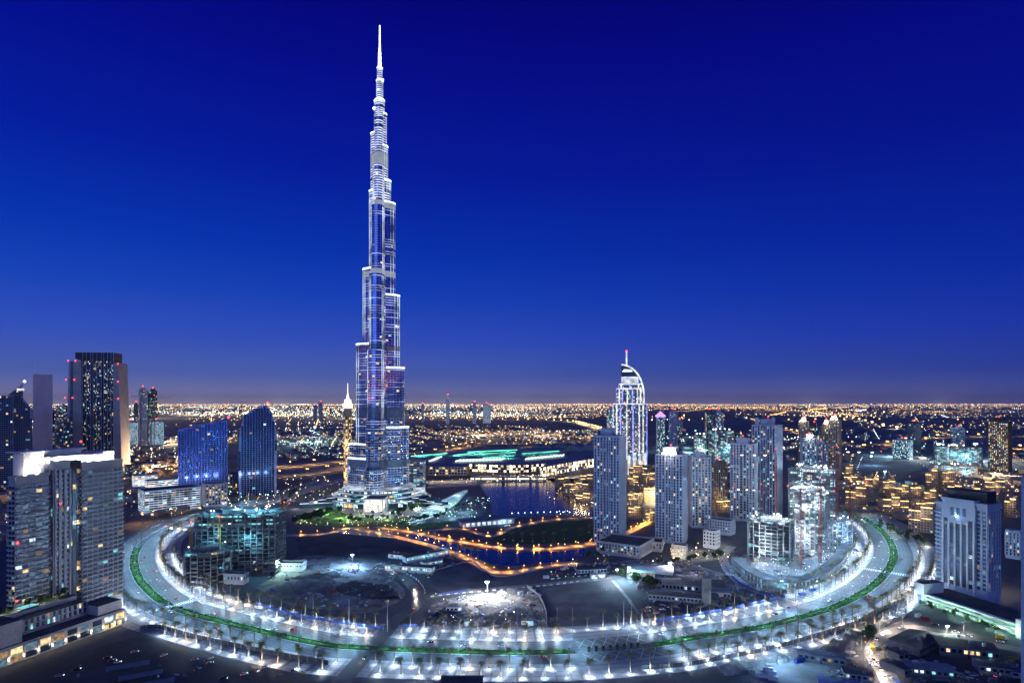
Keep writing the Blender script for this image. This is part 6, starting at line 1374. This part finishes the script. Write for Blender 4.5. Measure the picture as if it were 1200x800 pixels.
def truck(label, x, y, rz, col):
    t = thing('truck', label, 'truck', G(x, y), R(rz)); q = MB(); q.box(-3.6, 1.6, -1.2, 1.2, 1.0, 3.2); q.build('cargo_box', M[col], t); q = MB(); xz_prism(q, [(1.7, .6), (3.6, .6), (3.6, 1.6), (3.2, 2.5), (1.7, 2.5)], -1.15, 1.15); q.build('cab', M['white'], t); q = MB(); q.box(-3.6, 3.5, -.5, .5, .6, .95); q.build('chassis', M['black'], t)
    for xx in (-2.6, -1.5, 2.6):
        for yy in (-1.05, 1.05): q = MB(); q.tube((xx, yy-.15, .5), (xx, yy+.15, .5), .5, .5, 10); q.build('wheel', M['black'], t)
for a in (('white truck on the haul road by the central site', 588, 696, 8, 'white'), ('red truck at the canal tip store', 650, 676, 5, 'redmetal'), ('white truck in the central site', 560, 720, 60, 'white'), ('white truck by the sandy lot cabins', 795, 670, 10, 'white'), ('orange-yellow truck at the right end of the garage street', 1174, 749, -20, 'yellow'), ('blue truck on the yard by the round podium', 935, 690, 20, 'bluemetal'), ('pale truck by the loop road', 855, 675, -40, 'white')): truck(*a)
# street trees in boxes on the plaza crossing
bx = MB(); bx.box(-.9, .9, -.9, .9, 0, .9); BXM = bx.mesh('planter', M['dark']); bs = MB(); r = random.Random(4)
for _ in range(160):
    v = Vector((r.gauss(0, 1), r.gauss(0, 1), r.gauss(0, 1))).normalized()*r.uniform(.5, 1.1); p = v+Vector((0, 0, 2.0)); u = Vector((r.gauss(0, 1), r.gauss(0, 1), r.gauss(0, 1))).normalized(); w = u.orthogonal().normalized()*.28; q2 = u.cross(w.normalized())*.28; bs.face([p-w-q2, p+w-q2, p+w+q2, p-w+q2])
BSM = bs.mesh('foliage', M['leaf'])
for i in range(8):
    p, n = b_at(S_PLAZA0+6+i*5.2, -1.0); t = thing('planter_bush', 'clipped bush in a dark box, %s across the plaza crossing' % nth(i), 'planter', (p.x, p.y, .14), 0, 'boxed bushes on the plaza crossing'); put(BXM, 'planter', t); put(BSM, 'foliage', t)

# ---------------------------------------------------------------- the city beyond: thousands of small houses and lamps
LM = [M['lamp_o'], M['lamp_y'], M['lamp_w'], M['lamp_t'], M['lamp_g'], M['lamp_r'], M['lamp_warm']]
def far_lights(name, regions, seed):
    r = random.Random(seed); hs = MB(); lm = MB()
    for (x0, x1, y0, y1, n, pal, size, hh, house) in regions:
        left = 0
        for _ in range(n):
            if left > 0:
                left -= 1; p = p+dv; yy = HY+F*H/p.y if p.y > 100 else 9999; xx = HX+F*p.x/max(p.y, 100)
                if not (y0 <= yy <= y1 and x0 <= xx <= x1): left = 0
            if left <= 0:
                x, y = r.uniform(x0, x1), r.uniform(y0, y1); p = G(x, y); k0 = r.choices(range(7), pal)[0]; left = 0
                if r.random() < .35 and n > 60:
                    left = r.randint(5, 18); a = R(r.choice((22, 112, 60))+r.uniform(-8, 8)); dv = Vector((math.cos(a), math.sin(a), 0))*r.uniform(24, 42)*(.5+p.y/1800); s0 = r.lognormvariate(-.25, .3)
            Y = p.y; k = k0 if left else r.choices(range(7), pal)[0]; s = size*Y/F*(s0 if left else min(2.2, r.lognormvariate(-.3, .5)))
            if r.random() < house:
                w, d, h = r.uniform(8, 26)*(1+Y/6000), r.uniform(8, 22)*(1+Y/6000), r.uniform(4, 9)*(1+Y/7000); hs.box(p.x-w/2, p.x+w/2, p.y+2, p.y+2+d, 0, h, 0, None, 1)
                if r.random() < .5:
                    for j in range(r.randint(1, 3)): xa = p.x-w/2+w*r.uniform(.05, .8); hs.face([(xa, p.y+1.9, h*.35), (xa+w*.14, p.y+1.9, h*.35), (xa+w*.14, p.y+1.9, h*.75), (xa, p.y+1.9, h*.75)], r.choice((2, 2, 3)))
            z = hh*(1+Y/9000)*r.uniform(.6, 1.3)+s; lm.octa((p.x, p.y, z), s, k); lm.box(p.x-s*.12, p.x+s*.12, p.y-s*.12, p.y+s*.12, 0, z-s, 7)
    if hs.f: hs.build(name+'_houses', [M['tan'], M['roof_pale'], M['warm'], M['cool']], kind='stuff')
    lm.build(name+'_lamps', LM+[M['pole']], kind='stuff')
O_, Y_, W_, T_, Gr, Rd, Ww = range(7)
ORP = (6, 4, .6, .2, .1, .05, 2); MIX = (3, 3, 3, 1.2, .4, .15, 3); COL = (1, 1, 4, 3, .8, .1, 2); TEA = (.5, .5, 2, 5, 2, .1, .5)
far_lights('horizon_city', [(-60, 1260, 474.2, 475.6, 2800, ORP, .30, 8, 0), (-60, 1260, 475.4, 479, 2300, ORP, .27, 8, .06), (-60, 520, 475, 481, 900, MIX, .24, 8, .05)], 1)
far_lights('distant_city', [(140, 470, 477, 488, 1300, MIX, .28, 8, .3), (140, 470, 480, 500, 420, MIX, .36, 8, .4), (200, 420, 484, 490, 120, COL, .5, 8, .2), (470, 720, 476, 490, 1000, MIX, .25, 8, .3), (480, 620, 484, 490, 160, COL, .42, 8, .3), (480, 700, 489, 492, 110, ORP, .36, 8, .2),
                            (760, 1240, 476, 483, 800, ORP, .24, 8, .2), (860, 1240, 483, 491, 380, MIX, .26, 8, .2), (940, 1010, 480, 490, 160, ORP, .36, 8, .1), (-60, 140, 478, 540, 300, MIX, .38, 8, .4), (1000, 1240, 494, 506, 110, ORP, .36, 9, .2), (860, 1240, 505, 528, 100, MIX, .38, 8, .3), (720, 860, 488, 494, 40, ORP, .45, 8, 0)], 2)
far_lights('suburb', [(140, 420, 500, 525, 220, MIX, .36, 6, .7), (320, 420, 505, 540, 150, TEA, .34, 6, .6), (140, 215, 525, 572, 130, MIX, .4, 6, .7), (478, 700, 505, 522, 330, MIX, .32, 6, .85), (478, 640, 500, 510, 110, ORP, .30, 6, .7), (480, 500, 520, 560, 40, MIX, .4, 6, .5), (700, 740, 520, 560, 40, ORP, .4, 6, .6),
                      (770, 870, 500, 545, 70, TEA, .42, 7, .1), (985, 1110, 505, 560, 70, TEA, .34, 6, .1), (1110, 1220, 530, 585, 110, ORP, .4, 6, .7), (-40, 40, 560, 640, 60, ORP, .4, 6, .6), (146, 215, 575, 608, 60, ORP, .36, 6, .3), (735, 860, 545, 610, 100, ORP, .34, 6, .5), (855, 1000, 505, 545, 120, MIX, .4, 6, .5), (985, 1105, 556, 612, 120, ORP, .34, 5, .2)], 3)
far_lights('plaza', [(385, 500, 586, 602, 60, COL, .42, 3, 0), (400, 490, 604, 611, 40, (0, 1, 2, 1, 1, 0, 3), .35, 2, 0), (480, 575, 585, 615, 80, TEA, .38, 3, 0), (500, 640, 557, 567, 70, (2, 3, 2, .5, 0, 0, 4), .40, 3, 0), (196, 330, 577, 606, 110, COL, .42, 5, 0), (330, 400, 560, 590, 60, MIX, .42, 4, 0),
                     (640, 740, 572, 606, 70, (3, 4, 1, 0, 0, 0, 4), .40, 3, 0), (640, 700, 664, 680, 25, COL, .35, 4, 0), (880, 1005, 625, 690, 110, COL, .40, 6, 0), (780, 860, 640, 665, 40, (3, 3, 1, 0, 0, 0, 3), .4, 3, 0), (700, 790, 636, 662, 30, (2, 3, 1, 0, 0, 0, 3), .38, 3, 0), (505, 640, 700, 735, 30, COL, .4, 4, 0), (345, 500, 612, 616, 40, COL, .3, 2, 0)], 4)
# glow of the districts' street lighting on the ground
for x, y, pw, c, z in [(160, 490, 3e6, (1, .75, .45), 90), (230, 486, 4e6, (1, .8, .5), 120), (330, 487, 4e6, (1, .8, .5), 120), (420, 490, 3e6, (1, .8, .5), 90), (520, 486, 4e6, (1, .8, .55), 110), (600, 486, 4e6, (1, .75, .45), 110), (680, 480, 6e6, (1, .6, .25), 150), (950, 482, 6e6, (1, .65, .3), 150), (1100, 482, 6e6, (1, .65, .3), 150), (200, 520, 3e5, (1, .7, .4), 40),
                       (360, 520, 2.5e5, (.5, .9, 1), 40), (560, 512, 3e5, (1, .75, .5), 45), (640, 512, 3e5, (1, .75, .5), 45), (180, 550, 1e5, (1, .7, .4), 25), (1170, 560, 1e5, (1, .7, .35), 25), (800, 530, 1.2e5, (.5, .9, 1), 30), (1050, 535, 1.2e5, (.5, .85, 1), 30), (30, 500, 1e6, (1, .75, .5), 60), (770, 590, 3e4, (1, .7, .35), 14), (1050, 600, 3e4, (1, .72, .35), 20)]:
    w = G(x, y); plight((w.x, w.y, z), pw*6, c, 4, name='street_glow')
# ---------------------------------------------------------------- thin night haze over the whole city
hz = MB(); hz.box(-58000, 58000, -2500, 58000, -1, 900)
hm = bpy.data.materials.new('night_haze'); hm.use_nodes = True; t = hm.node_tree; t.nodes.clear(); o = t.nodes.new('ShaderNodeOutputMaterial'); v = t.nodes.new('ShaderNodeVolumePrincipled')
v.inputs['Color'].default_value = (.50, .68, 1.0, 1); v.inputs['Density'].default_value = 1.4e-5; v.inputs['Anisotropy'].default_value = .3; t.links.new(v.outputs[0], o.inputs['Volume'])
hz.build('haze', hm, kind='stuff')
for a in TREES+PALMS:
    if not a[1]: bpy.data.objects.remove(a[0])
